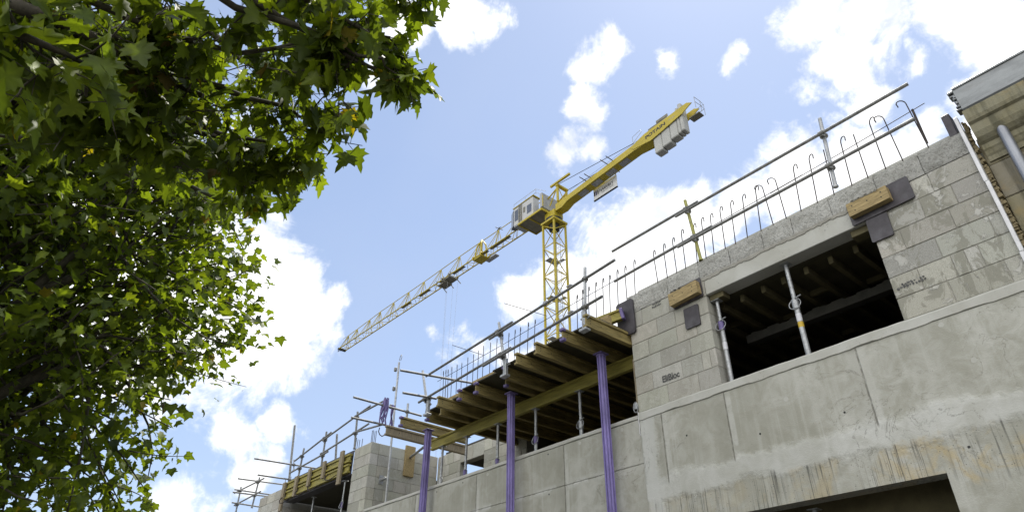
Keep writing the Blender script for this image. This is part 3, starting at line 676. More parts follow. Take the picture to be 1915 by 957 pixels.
post(P1.x, 6.87, 5.87, 'purple post nearest the block pier, brightly lit on its ridged face'); post(P2.x, 6.87, 5.87, 'middle purple post with black grooves below the joists'); post(P3.x, 6.87, 5.87, 'leftmost purple post, darker, under the projecting joist ends')
# white stub brackets that clamp the standards to the joists
def bracket(x, y, z, label):
    r = thing('standard_bracket', (x, y, z), label, 'bracket', 'steel brackets gripping the joist ends')
    b = MB(); b.bbox(x - .035, x + .035, y - .03, y + .03, z + .02, z + .30, b=.006); b.build('sleeve', 'galvanised', r)
    b = MB(); b.bbox(x - .08, x + .06, y - .05, y + .05, z - .02, z + .018, b=.004); b.build('clamp_jaw', 'galvanised', r)
    b = MB(); b.tube((x - .07, y, z + .19), (x + .08, y, z + .19), .014, 8); b.tube((x + .06, y - .01, z + .15), (x + .11, y, z + .17), .01, 6); b.build('wedge_bolt', 'dull_tube', r)
BR = []
for (px, py, yy, lab) in ((1097, 660, 6.18, 'steel bracket at the right, beside the purple capped joist'), (945, 716, 6.36, 'steel bracket in front of the middle purple post'), (800, 765, 6.42, 'purple smeared bracket above the leftmost purple post')):
    p = onY(px, py, yy - .06); BR.append(p); bracket(p.x, yy - .06, 5.86, lab)

# ------------------------------------------------------------------ scaffold tubes
def coupler(b, p, ax):
    a = {'x': Vector((1, 0, 0)), 'y': Vector((0, 1, 0)), 'z': Vector((0, 0, 1))}[ax]
    b.tube(p - a * .026, p + a * .026, .036, 10); b.bbox(p.x - .02, p.x + .02, p.y - .05, p.y + .05, p.z - .022, p.z + .022, b=.004)
    b.tube(p + Vector((.035, -.03, -.02)), p + Vector((.06, -.05, -.05)), .008, 6)
def assembly(name, label, cat, standards, rails, mat='dull_tube', smat='galvanised', r=.022, group=None, smats=None):
    base = standards[0][0]; root = thing(name, base, label, cat, group)
    for si, (p, q, *rr) in enumerate(standards):
        b = MB(); b.tube(p, q, rr[0] if rr else r * 1.08, 12); 
        b.tube(p, p + (q - p).normalized() * .02, .034, 10)
        b.build('standard', smats[si] if smats else smat, root)
    for (p, q) in rails:
        b = MB(); b.tube(p, q, r, 12); b.build('rail', mat, root)
    for (s0, s1, *_) in standards:
        for (p, q) in rails:
            d = (q - p); 
            # closest point of the rail to the standard
            u = d.normalized(); v = (s1 - s0).normalized(); w0 = p - s0; bb = u.dot(v); dd = u.dot(w0); ee = v.dot(w0); den = 1 - bb * bb
            if den < 1e-4: continue
            sc1 = (bb * ee - dd) / den; tc1 = (ee - bb * dd) / den
            cp = p + u * sc1; cq = s0 + v * tc1
            if (cp - cq).length < .12 and -.05 < sc1 < d.length + .05 and -.05 < tc1 < (s1 - s0).length + .05:
                b = MB(); m_ = (cp + cq) / 2
                b.tube(cp - u * .03, cp + u * .03, r + .011, 10); b.tube(cq - v * .03, cq + v * .03, r + .013, 10)
                b.tube(cq - v * .012, cq + v * .012, r + .028, 12)
                dirn = (cq - cp).normalized() if (cq - cp).length > .01 else Vector((0, 1, 0))
                b.tube(cp, cq, .02, 8); b.tube(cp + Vector((.0, 0, -.02)), cp + Vector((.05, -.01, -.075)), .009, 6)
                b.build('coupler', 'dull_tube', root)
    return root
Y1 = 6.99; YR = Y1 - .045
def st(pb, pt, Y): a = onY(*pb, Y); c = onY(*pt, Y); return (a, c)
assembly('scaffold_guardrail', 'grey tube guardrail standing on the coping with four long rails', 'guardrail',
         [st((1563, 350), (1533, 222), Y1 + .03), st((1311, 487), (1281, 375), Y1)],
         [(onY(1145, 470, YR), onY(1305, 377, YR)), (onY(1263, 405, YR), onY(1698, 157, YR)), (onY(1149, 526, YR), onY(1331, 423, YR)), (onY(1267, 462, YR), onY(1711, 222, YR))], smats=['galvanised', 'yellow_tube'])
Y2 = 6.18; YS = Y2 - .045
assembly('scaffold_guardrail', 'grey tube guardrail rising from the joist ends before the crane mast', 'guardrail',
         [(Vector((BR[0].x, 6.12, 5.95)), onY(1094, 500, 6.12)), (Vector((BR[1].x, 6.30, 5.95)), onY(933, 603, 6.30)), (Vector((BR[2].x, 6.36, 5.95)), onY(790.5, 693, 6.36))],
         [(onY(1149.5, 486, 6.075), onY(915, 634, 6.25)), (onY(958, 602, 6.22), onY(797, 703, 6.31)), (onY(1126, 554, 6.075), onY(903, 684, 6.25)), (onY(955, 650, 6.22), onY(783, 752, 6.31)),
          (onX(749, 692, -9.95), onX(892, 717.5, -9.95)), (onX(753.5, 734, -9.95), onX(816, 745, -9.95))])
# loose purple strap bundle and tubes left of the bay
ZA = 7.3
assembly('scaffold_pole', 'tall thin pole rising behind the concrete wall beside the purple straps', 'pole', [(Vector((-12.9, 7.35, 4.4)), onY(746.5, 677, 7.35))], [], group=None)
b = MB(); q = onY(747, 674, 7.35); b.path([q, q + Vector((.02, 0, .1)), q + Vector((.07, 0, .13)), q + Vector((.1, 0, .06)), q + Vector((.06, 0, -.02))], .008, 6)
o = b.build('hook', 'dull_tube', bpy.data.objects['scaffold_pole'])
for (px, py) in ((741, 691), (738, 727), (732, 760)):
    q = onY(px, py, 7.33); b = MB(); b.bbox(q.x - .03, q.x + .03, 7.28, 7.34, q.z - .05, q.z + .05, b=.01); b.build('clip', 'dull_tube', bpy.data.objects['scaffold_pole'])
r = thing('strap_bundle', onX(722, 790, -11.8), 'purple straps bundled and hung over the scaffold tube', 'strap')
rg = random.Random(4)
for k in range(9):
    dx = rg.uniform(-.03, .03); dy = rg.uniform(-.09, .09); t0 = onX(723, 745, -11.8) + Vector((dx, dy * .5, rg.uniform(-.03, .02))); e = onX(716, 795, -11.8) + Vector((dx, dy, rg.uniform(-.05, .2)))
    b = MB(); b.path([t0, t0.lerp(e, .4) + Vector((0, rg.uniform(-.04, .06), 0)), t0.lerp(e, .8) + Vector((0, rg.uniform(-.05, .03), 0)), e], .017, 6); b.build('strap', 'purple_plastic', r)
r = thing('strap_bundle', onX(735, 795, -12.2), 'second thinner purple strap hanging close to the tall pole', 'strap')
for k in range(4):
    t0 = onX(735, 757, -12.2) + Vector((0, rg.uniform(-.04, .04), 0)); e = onX(731, 795, -12.2) + Vector((0, rg.uniform(-.05, .05), 0)); b = MB(); b.path([t0, t0.lerp(e, .5) + Vector((0, rg.uniform(-.05, .05), 0)), e], .015, 6); b.build('strap', 'purple_plastic', r)
r = thing('bent_bar', onX(715, 815, -11.9), 'dark curved steel hook hanging left of the lowest joist', 'hook'); b = MB()
b.path([onX(710, 799, -11.9), onX(708, 806, -11.9), onX(710, 812, -11.9), onX(714, 815, -11.9), onX(719, 813, -11.9)], .011, 6); b.build('bar', 'rebar_steel', r)
# braces running toward the street
assembly('toe_brace', 'two thin tubes reaching out past the purple straps', 'scaffold tube', [(Vector((-11.8, 7.0, 6.0)), Vector((-11.8, 7.0, 6.75)))],
         [(onX(661, 742, -11.8), onX(788, 777, -11.8)), (onX(657, 780, -11.8), onX(722, 794.5, -11.8))])

# far scaffold along the second bay
K4 = T4
ft = [(600,475,555,700),(770,350,728,620),(1005,200,980,480)]
sts = [(onY(*K4(x1, y1), 7.0), onY(*K4(x0, y0), 7.0)) for (x0, y0, x1, y1) in ft]
yr = 6.955
assembly('scaffold_guardrail', 'far tube guardrail above the yellow formwork beam', 'guardrail', sts,
         [(onY(*K4(530, 570), yr), onY(*K4(805, 355), yr)), (onY(*K4(750, 410), yr), onY(*K4(1100, 155), yr)), (onY(*K4(1000, 225), yr), onY(*K4(1195, 122), yr)),
          (onY(*K4(495, 660), yr), onY(*K4(780, 500), yr)), (onY(*K4(725, 520), yr), onY(*K4(1088, 290), yr)), (onY(*K4(1000, 350), yr), onY(*K4(1190, 296), yr))], smat='dull_tube')
assembly('scaffold_pole', 'tall far pole at the corner of the yellow formwork', 'pole', [(onY(*K4(485, 735), 7.1), onY(*K4(530, 303), 7.1), .03)], [], smat='dull_tube')
assembly('scaffold_pole', 'short far pole standing between two guardrail posts', 'pole', [(onY(*K4(838, 560), 7.1), onY(*K4(849, 370), 7.1), .026)], [], smat='dull_tube')
xf = -18.6
s_a = (onY(*K4(85, 957), 7.15), onY(*K4(125, 765), 7.15)); s_b = (onY(*K4(205, 925), 7.15), onY(*K4(265, 693), 7.15))
def yt(p, q, X): return (onX(*K4(*p), X), onX(*K4(*q), X))
assembly('scaffold_guardrail', 'farthest guardrail of crossed tubes at the left end of the building', 'guardrail', [s_a, s_b],
         [(onY(*K4(75, 812), 7.1), onY(*K4(297, 702), 7.1)), (onY(*K4(73, 905), 7.1), onY(*K4(272, 800), 7.1)),
          yt((62, 805), (430, 850), s_b[0].x - .3), yt((75, 785), (440, 837), s_b[0].x - .6), yt((55, 883), (405, 938), s_b[0].x - .5), yt((100, 703), (445, 748), s_b[0].x), ], smat='dull_tube')
assembly('toe_brace', 'two far tubes reaching out below the tall far pole', 'scaffold tube', [(onX(*K4(523, 640), -17.7), onX(*K4(523, 560), -17.7), .015)], [yt((225, 552), (700, 628), -17.7), yt((250, 675), (530, 715), -17.7)])

# far formwork: two stacked yellow beams with vertical battens
r = thing('side_formwork', (-15.7, 6.95, 5.7), 'far yellow formwork side of stacked beams under the guardrail', 'formwork')
for (z0, z1) in ((5.98, 6.17), (5.74, 5.94)):
    b = MB(); b.bbox(-17.45, -14.0, 6.90, 6.98, z1 - .045, z1, b=.005); b.bbox(-17.45, -14.0, 6.90, 6.98, z0, z0 + .045, b=.005); b.box(-17.44, -14.01, 6.93, 6.96, z0 + .045, z1 - .045); b.build('beam', 'beam_timber', r)
b = MB(); b.box(-17.5, -13.97, 6.982, 6.998, 5.70, 6.25); b.build('facing_board', 'plywood_dark', r)
for (xt, yt_, xb, yb, wd) in [(900,495,858,750,.15),(765,572,750,700,.12),(655,630,640,760,.12),(555,685,535,835,.12),(463,733,435,945,.14)]:
    A = onY(*K4(xt, yt_), 6.88); B_ = onY(*K4(xb, yb), 6.88)
    b = MB(); b.bbox(A.x - wd / 2 - .02, A.x + wd / 2 - .02, 6.84, 6.895, B_.z, A.z, b=.005); b.build('batten', 'weathered_timber', r)
for (x, z) in ((-14.7, 5.78), (-15.6, 5.72), (-16.3, 5.72), (-17.2, 5.7)):
    b = MB(); b.path([(x - .12, 6.83, z + .08), (x - .18, 6.8, z), (x - .12, 6.79, z - .07), (x + .05, 6.8, z - .1), (x + .3, 6.85, z - .02)], .012, 6); b.build('tie_loop', 'rebar_steel', r)
b = MB(); b.box(-17.45, -14.0, 7.0, 7.22, 5.70, 5.735); b.build('soffit_panel', 'plywood_dark', r)

# board and strut on the stair wall
A = onX(774, 834, -13.2)
r = thing('wall_board', (-13.17, 7.8, 5.4), 'upright timber board fixed on the block stair wall', 'board')
p0 = onX(768, 834, -13.18); p1 = onX(766, 891, -13.18)
b = MB(); b.bbox(-13.198, -13.15, p0.y - .13, p0.y + .13, p1.z, p0.z, b=.005); b.build('plank', 'raw_timber', r)
b = MB(); q0 = Vector((-13.15, p0.y, (p0.z + p1.z) / 2 + .08)); q1 = Vector((-11.4, 7.26, 5.80)); b.tube(q0, q1, .028, 10); r = thing('push_pull_strut', q0, 'grey slanting strut pressing against the upright timber board', 'prop')
b.build('tube', 'dull_tube', r)
for (px, py, lab) in ((712, 897, 'short steel bracket on the stair wall left of the tall pole'),):
    q = onX(px, py, -13.2); b = MB(); b.bbox(-13.2, -13.0, q.y - .03, q.y + .03, q.z - .02, q.z + .03, b=.004); b.box(-13.199, -13.18, q.y - .05, q.y + .05, q.z - .09, q.z + .1); tag(b.build('wall_bracket', 'galvanised', None, loc=q), lab, 'bracket')

# ------------------------------------------------------------------ steel props
def prop(x, y, z0, z1, label, purple=True, zc=None, sticker=False, r=.03, par=None):
    root = thing('steel_prop', (x, y, z0), label, 'prop', 'adjustable steel props')
    zc = zc if zc is not None else z0 + (z1 - z0) * .55
    b = MB(); b.tube((x, y, z0 + .008), (x, y, zc), r, 14); b.build('outer_tube', 'galvanised', root)
    b = MB(); b.tube((x, y, zc - .01), (x, y, z1 - .008), r * .8, 14); b.build('inner_tube', 'galvanised', root)
    b = MB(); b.bbox(x - .06, x + .06, y - .06, y + .06, z1 - .008, z1, b=.002); b.build('head_plate', 'galvanised', root)
    b = MB(); b.bbox(x - .06, x + .06, y - .06, y + .06, z0, z0 + .008, b=.002); b.build('foot_plate', 'galvanised', root)
    b = MB(); b.tube((x, y, zc - .07), (x, y, zc + .05), r * 1.28, 14); b.build('collar', 'purple_plastic' if purple else 'galvanised', root)
    b = MB(); pts = [(x + .075 * math.cos(a), y - .02 + .02 * math.sin(a), zc - .01 + .075 * math.sin(a)) for a in [k * math.pi / 8 for k in range(17)]]; b.path(pts, .006, 6, False)
    b.tube((x, y - .03, zc + .05), (x + .11, y - .05, zc + .06), .008, 6); b.build('ring_handle', 'galvanised', root)
    b = MB()
    k = 0; z = zc + .12
    while z < z1 - .08: b.tube((x - .004, y - r * .8 - .0015, z), (x - .004, y - r * .8 + .003, z), .007, 6); z += .1
    if b.v: b.build('pin_hole', 'crane_dark', root)
    if sticker:
        b = MB(); b.tube((x, y, z0 + .48), (x, y, z0 + .58), r * 1.02, 14); b.build('sticker', 'sticker', root)
        if sticker > 1: b = MB(); b.tube((x, y, z0 + .40), (x, y, z0 + .47), r * 1.03, 14); b.build('sticker_band', 'sticker_yellow', root)
    return root
p = onY(1491, 580, 7.13); prop(p.x + .0, 7.13, 4.846, 6.13, 'galvanised prop with yellow sticker standing in mid window', False, 5.57, 2, .033)
p = onY(1335, 640, 7.12); prop(-4.205, 7.12, 4.846, 6.045, 'prop with purple collar at the left edge of the big window', True, 5.68, 1)
b = MB(); b.bbox(-4.27, -4.06, 7.06, 7.22, 6.047, 6.128, b=.004); tag(b.build('timber_block', 'shaded_timber', None, loc=(-4.1, 7.1, 6.047)), 'timber block between lintel and the purple collared prop', 'timber')
b = MB(); b.bbox(-2.30, -2.10, 7.05, 7.2, 6.04, 6.128, b=.004); tag(b.build('timber_block', 'shaded_timber', None, loc=(-2.2, 7.1, 6.03)), 'timber block under the lintel behind the right plywood panel', 'timber')
def pr(px, py, y, z0, z1, lab, purple, zc): q = onY(px, py, y); prop(q.x, y, z0, z1, lab, purple, zc)
pr(1086, 780, 7.29, 4.83, 5.655, 'prop on the wall, nearest left of the right purple post', False, 5.12)
pr(1002, 800, 7.29, 4.83, 5.655, 'prop with purple collar between the middle and right purple posts', True, 5.13)
pr(931, 820, 7.29, 4.83, 5.655, 'prop just left of the middle purple post', True, 4.98)
pr(872, 840, 7.29, 4.83, 5.655, 'prop before the small window of the rear wall', True, 4.98)
pr(826, 870, 7.29, 4.83, 5.655, 'dark prop just right of the left purple post', False, 5.0)
q = onY(1517, 945, 7.3); prop(q.x, 7.35, .3, 3.30, 'prop whose head shows in the lower opening', False, 2.0)
q = onY(*K4(675, 850), 7.3); prop(q.x, 7.3, 3.6, 5.70, 'far prop under the yellow formwork beam', False, 5.25)
q = onY(*K4(925, 760), 7.15); prop(-14.02, 6.9, 3.62, 5.55, 'thin far prop against the stair wall with purple collar', True, 5.05, r=.018)
# thin seam rod and wire at the pier corner
r = thing('corner_rod', (-5.66, 6.99, 4.9), 'thin rod at the left corner of the block pier with hanging ring', 'rod')
b = MB(); b.tube((-5.655, 7.03, 4.83), (-5.655, 7.03, 5.66), .014, 8); b.build('rod', 'weathered_timber', r)
b = MB(); b.path([(-5.66 + .04 * math.cos(a), 6.985, 4.93 + .075 * math.sin(a)) for a in [k * math.pi / 8 for k in range(17)]], .006, 6, False); b.bbox(-5.68, -5.635, 6.97, 6.999, 4.90, 4.99, b=.005); b.build('ring', 'galvanised', r)
b = MB(); zz = [4.86 - .03 * i for i in range(12)]; b.path([(-5.638 + rnd(-.004, .004), 6.996, z) for z in zz], .007, 6); b.build('foam_dribble', 'flashing', r)

# ------------------------------------------------------------------ plywood pads and timber blocks clamped on the facade
def rot2(cx, cz, ang, y):
    return Matrix.Translation((cx, y, cz)) @ Matrix.Rotation(ang, 4, 'Y')
def pad(cx, cz, w_, h_, ang, y, th, mat, name, label, cat, parts=None, chf=.012):
    r = thing(name, (cx, y, cz), label, cat)
    M = rot2(cx, cz, ang, y); c = chf
    prof = [(-w_/2 + c, -h_/2), (w_/2 - c, -h_/2), (w_/2, -h_/2 + c), (w_/2, h_/2 - c), (w_/2 - c, h_/2), (-w_/2 + c, h_/2), (-w_/2, h_/2 - c), (-w_/2, -h_/2 + c)]
    b = MB(); b.prism(prof, 'y', 0, th); b.v = [tuple(M @ Vector(v)) for v in b.v]; b.build('panel' if 'panel' in name else 'block', mat, r); return r, M
pad(-1.875, 6.285, .70, .30, R_(-1), YF - .030, .018, 'plywood_dark', 'plywood_panel', 'dark plywood panel nailed at the window top right corner', 'panel')
r, M = pad(-1.965, 6.295, .46, .175, R_(-1), YF - .118, .086, 'raw_timber', 'timber_cleat', 'short thick yellow timber cleat on the right plywood panel', 'timber', chf=.004)
pad(-1.965, 5.975, .235, .30, R_(1), YF - .024, .018, 'plywood_dark', 'plywood_panel', 'small square plywood pad below the right cleat', 'panel')
pad(-4.56, 6.26, .50, .29, R_(-2), YF - .030, .018, 'plywood_dark', 'plywood_panel', 'dark plywood panel at the window top left corner', 'panel')
pad(-4.565, 6.235, .48, .19, R_(-3), YF - .118, .086, 'raw_timber', 'timber_cleat', 'mortar splashed timber cleat on the left plywood panel', 'timber', chf=.004)
pad(-4.54, 5.895, .24, .31, R_(1), YF - .024, .018, 'plywood_dark', 'plywood_panel', 'small square plywood pad below the left cleat', 'panel')
for (cx, par) in ((-1.965, 'timber_cleat'), (-4.565, 'timber_cleat.001')):
    for (dx, dz) in ((-.17, .03), (-.15, -.04), (.16, .035), (.15, -.03), (.0, .01)):
        z = (6.295 if cx > -3 else 6.235) + dz
        b = MB(); b.tube((cx + dx, YF - .1205, z), (cx + dx, YF - .117, z), .008, 8); b.build('nail_head', 'crane_dark', bpy.data.objects[par])
# mortar splash on cleats
for (x, z, l_, par) in ((-4.66, 6.335, .2, 'timber_cleat.001'), (-1.98, 6.385, .34, 'timber_cleat')):
    b = MB()
    for i in range(26):
        xx = x - l_ / 2 + rnd(0, l_); b.bbox(xx - .012, xx + .014, YF - .125, YF - .09, z - rnd(.004, .016), z + rnd(.004, .014), b=.003, M=Matrix.Translation((0, 0, 0)))
    b.build('mortar_splash', 'mortar', bpy.data.objects[par])
# grey panel at the joist end, standing perpendicular at the pier corner
r = thing('plywood_panel', (-5.62, 6.8, 6.07), 'tall grey plywood panel with rounded corners beside the shortest joist', 'panel')
b = MB(); c = .03; w0, w1, z0, z1 = -5.83, -5.50, 6.03, 6.60
b.prism([(w0 + c, z0), (w1 - c, z0), (w1, z0 + c), (w1, z1 - c), (w1 - c, z1), (w0 + c, z1), (w0, z1 - c), (w0, z0 + c)], 'y', YF - .045, YF - .02); b.build('sheet', 'plywood_dark', r)
# small beam offcut leaning on it with a shiny strip
r = thing('beam_offcut', (-6.0, 6.6, 6.11), 'yellow beam offcut with purple end and bright metal strip', 'timber')
A = onY(1106, 601, 6.7); B_ = onY(1163, 579, 6.9)
u = (B_ - A); M = Matrix.Translation(A) @ u.to_track_quat('Y', 'Z').to_matrix().to_4x4()
b = MB(); L = u.length; b.bbox(-.04, .04, 0, L, -.02, .015, b=.004, M=M); b.bbox(-.04, .04, 0, L, -.16, -.125, b=.004, M=M); b.box(-.014, .014, .01, L - .01, -.125, -.02, M=M); b.build('beam', 'beam_timber', r)
b = MB(); b.bbox(-.043, .043, L - .04, L + .01, -.165, .02, b=.008, M=M); b.build('end_cap', 'purple_plastic', r)
b = MB(); b.box(-.05, -.03, .05, L * .95, .016, .03, M=M); b.build('metal_strip', 'flashing', r)

# ------------------------------------------------------------------ old stone building
old = thing('stone_building', (2.5, 10, 0), 'old stained stone building with moulded cornice and zinc gutter', 'building')
b = MB(); m = MB(); rg = random.Random(8)
z = -.1
while z < 6.5:
    h = rg.choice([.34, .38, .42]); x = -.84 - rg.uniform(0, .5); z1 = min(z + h, 6.55)
    while x < 6:
        L = rg.uniform(.5, .9); g = rg.uniform(.8, 1.15); b.tint = (g, g * rg.uniform(.95, 1), g * rg.uniform(.85, 1)); xa = max(x, -.83)
        if x + L > xa + .05: b.bbox(xa + .003, x + L - .003, 7.085 + rg.uniform(-.004, .004), 7.6, z + .003, z1 - .003, b=.008)
        x += L
    z = z1
o = b.build('stone_wall', 'old_stone', old); MB().box(-.825, 6, 7.1, 7.59, -.1, 6.55).build('mortar_bed', 'mortar', o)
prof = [(7.36, 6.30), (7.33, 6.30), (7.33, 6.36), (7.31, 6.38), (7.29, 6.42), (7.27, 6.44), (7.27, 6.50), (7.22, 6.52), (7.16, 6.56), (7.12, 6.62), (7.11, 6.68), (7.11, 6.72), (7.06, 6.74), (7.04, 6.78), (7.04, 6.90), (7.36, 6.90)]
prof = [(7.085 - (7.36 - y) * .62, z - .09) for (y, z) in prof]
b = MB(); xs = [-.80, -.22, .55, 1.4, 2.3, 3.3, 6]
for i in range(len(xs) - 1):
    g = .85 + .25 * ((i * 7) % 3) / 2; b.tint = (g, g, g * .95); b.prism(prof, 'x', xs[i] + .003, xs[i + 1] - .003)
b.build('cornice', 'old_stone', old)
gp = []
for (y, z) in [(7.36, 7.20), (7.04, 7.225), (7.005, 7.235), (6.985, 7.222), (6.985, 7.20), (7.005, 7.195), (7.01, 7.12), (7.02, 7.02), (7.035, 6.965), (7.035, 6.93), (7.06, 6.905), (7.36, 6.905)]: gp.append((y, z))
gp = [(7.085 - (7.36 - y) * .62, z - .095) for (y, z) in gp]
b = MB(); xs = [-.785 + .0, .6, 2.4, 6]; 
for i in range(3): b.prism(gp, 'x', xs[i], xs[i + 1] - .001)
b.build('gutter', 'zinc', old)
b = MB(); 
for k in range(14):   # crumpled zinc end with mortar
    a = k / 14; b.bbox(-.80 - rnd(.0, .05), -.783, 6.865 + rnd(0, .04), 6.98, 6.83 + a * .27, 6.85 + a * .27 + rnd(0, .02), b=.006)
b.build('gutter_end', 'zinc', old)
b = MB(); b.path([(-.575, 7.07, 6.70), (-.575, 7.02, 6.6), (-.575, 7.0, 6.45), (-.575, 7.0, 6.2), (-.575, 7.0, 0)], .05, 18); b.build('downpipe', 'pipe_zinc', old)
b = MB(); b.tube((-.575, 7.0, 5.2), (-.575, 7.0, 5.23), .056, 18); b.box(-.60, -.55, 7.05, 7.1, 5.2, 5.23); b.build('pipe_clip', 'galvanised', old)
b = MB(); b.box(-.81, 6, 7.09, 12, 6.56, 6.80); b.build('roof_edge', 'old_stone', old)
b = MB(); b.add([(-.8, 6.9, 7.12), (6, 6.9, 7.12), (6, 12, 9.5), (-.8, 12, 9.5)], [(0, 1, 2, 3)]); b.add([(-.8, 7.1, 6.801), (-.8, 12, 6.801), (-.8, 12, 9.49), (-.8, 7.1, 7.2)], [(0, 1, 2, 3)]); b.build('roof', 'zinc', old)
# flashing strip and foam in the joint of the two buildings
r = thing('joint_strip', (-.87, 7.0, 3), 'pale metal strip with ragged foam between the two buildings', 'strip')
b = MB()
for (z0, z1, dx) in ((5.95, 6.83, 0), (5.1, 5.949, .006), (3.4, 5.099, .0), (0, 3.399, .004)): b.bbox(-.905 + dx, -.868 + dx, 6.955, 6.998, z0, z1, b=.003)
b.build('strip', 'flashing', r)
b = MB(); z = 2.0
while z < 6.75:
    b.bbox(-.866, -.84 + rnd(-.006, .022), 7.0 + rnd(0, .03), 7.08, z, z + rnd(.02, .05), b=.004); z += rnd(.015, .035)
b.build('foam', 'foam', r)
q = onY(1780, 232, 7.1); b = MB(); b.bbox(-1.01, -.93, 7.02, 7.2, 6.662, 6.98, b=.006); tag(b.build('brick_stub', 'plywood_dark', None, loc=(-.97, 7.1, 6.66)), 'dark block standing on the coping end by the gutter', 'block')

# ------------------------------------------------------------------ tower crane
cr = thing('tower_crane', (-27.55, 26.9, 0), 'tall yellow tower crane with long lattice jib and concrete counterweights', 'crane')
mx, my, hw = -27.55, 26.9, .56; MT = 29.6
b = MB()
for sx in (-1, 1):
    for sy in (-1, 1):
        b.box(mx + sx * hw - .06, mx + sx * hw + .06, my + sy * hw - .06, my + sy * hw + .06, 0, MT)
b.build('mast_chord', 'crane_yellow', cr)
lat = MB(); z = 0; k = 0; bay = 1.15
while z < MT - .1:
    z2 = min(z + bay, MT - .05)
    cs = [(-1, -1), (1, -1), (1, 1), (-1, 1)]
    for i in range(4):
        a = cs[i]; c = cs[(i + 1) % 4]
        if (k + i) % 2: a, c = c, a
        lat.tube((mx + a[0] * hw, my + a[1] * hw, z), (mx + c[0] * hw, my + c[1] * hw, z2), .032, 6)
        if k % 2 == 0: lat.tube((mx + a[0] * hw, my + a[1] * hw, z), (mx + c[0] * hw, my + c[1] * hw, z), .03, 6)
    z = z2; k += 1
lat.build('mast_bracing', 'crane_yellow', cr)
b = MB(); lx, ly = mx + .15, my + .2
for dx in (-.18, .18): b.tube((lx + dx, ly, 1), (lx + dx, ly, MT - .3), .018, 5)
z = 1
while z < MT - .4: b.tube((lx - .18, ly, z), (lx + .18, ly, z), .012, 4); z += .3
for zz in np.arange(3, MT - 1, .9):
    pts = [(lx + .36 * math.cos(a), ly - .36 * math.sin(a), zz) for a in [kk * math.pi / 8 for kk in range(9)]]; b.path(pts, .012, 4, False)
for kk in range(5):
    a = kk * math.pi / 4; b.tube((lx + .36 * math.cos(a), ly - .36 * math.sin(a), 3), (lx + .36 * math.cos(a), ly - .36 * math.sin(a), MT - 1), .01, 4)
b.build('mast_ladder', 'crane_grey', cr)
b = MB()
for zz in (20.6, 23.6, 26.6): b.box(mx - .5, mx + .02, my - .5, my + .5, zz, zz + .04); b.box(mx + .1, mx + .5, my + .25, my + .5, zz, zz + .04)
b.build('mast_platform', 'crane_grey', cr)
b = MB()
for zz in (24.4, 22.4): b.bbox(mx + hw - .1, mx + hw + .35, my + hw - .1, my + hw + .22, zz, zz + .12, b=.02)
b.bbox(mx - hw - .1, mx - hw + .22, my - hw - .12, my - hw + .1, 23.0, 23.35, b=.02); b.build('mast_fitting', 'crane_grey', cr)
# slewing unit
b = MB(); b.box(mx - .68, mx + .68, my - .68, my + .68, MT, MT + .16)
b.build('mast_head', 'crane_yellow', cr)
b = MB(); b.tube((mx, my, MT - .45), (mx, my, MT - .001), .38, 20); b.tube((mx, my, MT + .161), (mx, my, MT + .42), .62, 24); b.build('slewing_ring', 'crane_dark', cr)
b = MB(); b.bbox(mx - .5, mx + .5, my - .45, my + .45, MT + .421, MT + 1.04, b=.03)
b.build('turntable', 'crane_yellow', cr)
ZJ = 31.0; ZA_ = 32.57
def jy(x): return my + .010 * (x - mx)
# jib
cb = MB(); x0j, x1j = mx - .7, -58.9
for sy in (-.36, .36): cb.tube((x0j, jy(x0j) + sy, ZJ), (x1j, jy(x1j) + sy, ZJ), .055, 6)
cb.build('jib_chord', 'crane_yellow', cr)
apx = [-31.4, -33.83, -36.18, -39.0, -41.7, -44.3, -46.8, -49.36, -51.8, -53.75, -56.2, -58.0]
apz = [32.57, 32.57, 32.6, 32.6, 32.55, 32.5, 32.5, 32.5, 32.5, 32.4, 32.3, 32.25]
tb = MB(); pts = [(-29.0, jy(-29), 32.5)] + [(x, jy(x), z) for x, z in zip(apx, apz)]; tb.path(pts, .035, 6); tb.tube(pts[-1], (-59.2, jy(-59.2), 32.3), .02, 5); tb.build('jib_top_chord', 'crane_yellow', cr)
web = MB()
ends = [x0j] + [(apx[i] + apx[i + 1]) / 2 for i in range(len(apx) - 1)] + [x1j]
for i, (x, z) in enumerate(zip(apx, apz)):
    for sy in (-.36, .36):
        web.tube((x, jy(x), z), (x + .12, jy(x) + sy, ZJ), .027, 5)
        web.tube((x, jy(x), z), (ends[i + 1], jy(ends[i + 1]) + sy, ZJ), .024, 5)
        nx = (x + ends[i + 1]) / 2 ; web.tube((x, jy(x), z), (nx, jy(nx) + sy, ZJ), .02, 5)
n = 40
for i in range(n):
    xa = x0j + (x1j - x0j) * i / n; xb = x0j + (x1j - x0j) * (i + 1) / n; s_ = .36 if i % 2 else -.36
    web.tube((xa, jy(xa) + s_, ZJ), (xb, jy(xb) - s_, ZJ), .02, 5)
    if i % 3 == 0: web.tube((xa, jy(xa) - .36, ZJ), (xa, jy(xa) + .36, ZJ), .026, 5)
web.build('jib_bracing', 'crane_yellow', cr)
b = MB(); b.box(x1j - .25, x1j, jy(x1j) - .42, jy(x1j) + .42, ZJ - .08, ZJ + .1); b.tube((x1j - .1, jy(x1j) - .42, ZJ - .35), (x1j - .1, jy(x1j) - .3, ZJ), .03, 5); b.tube((x1j - .1, jy(x1j) - .42, ZJ - .35), (x1j + .3, jy(x1j) - .1, ZJ - .2), .02, 5)
for sy in (-.36, .36): b.tube((x1j, jy(x1j) + sy, ZJ), (-58.0, jy(x1j), 32.25), .025, 5)
b.build('jib_tip', 'crane_dark', cr)
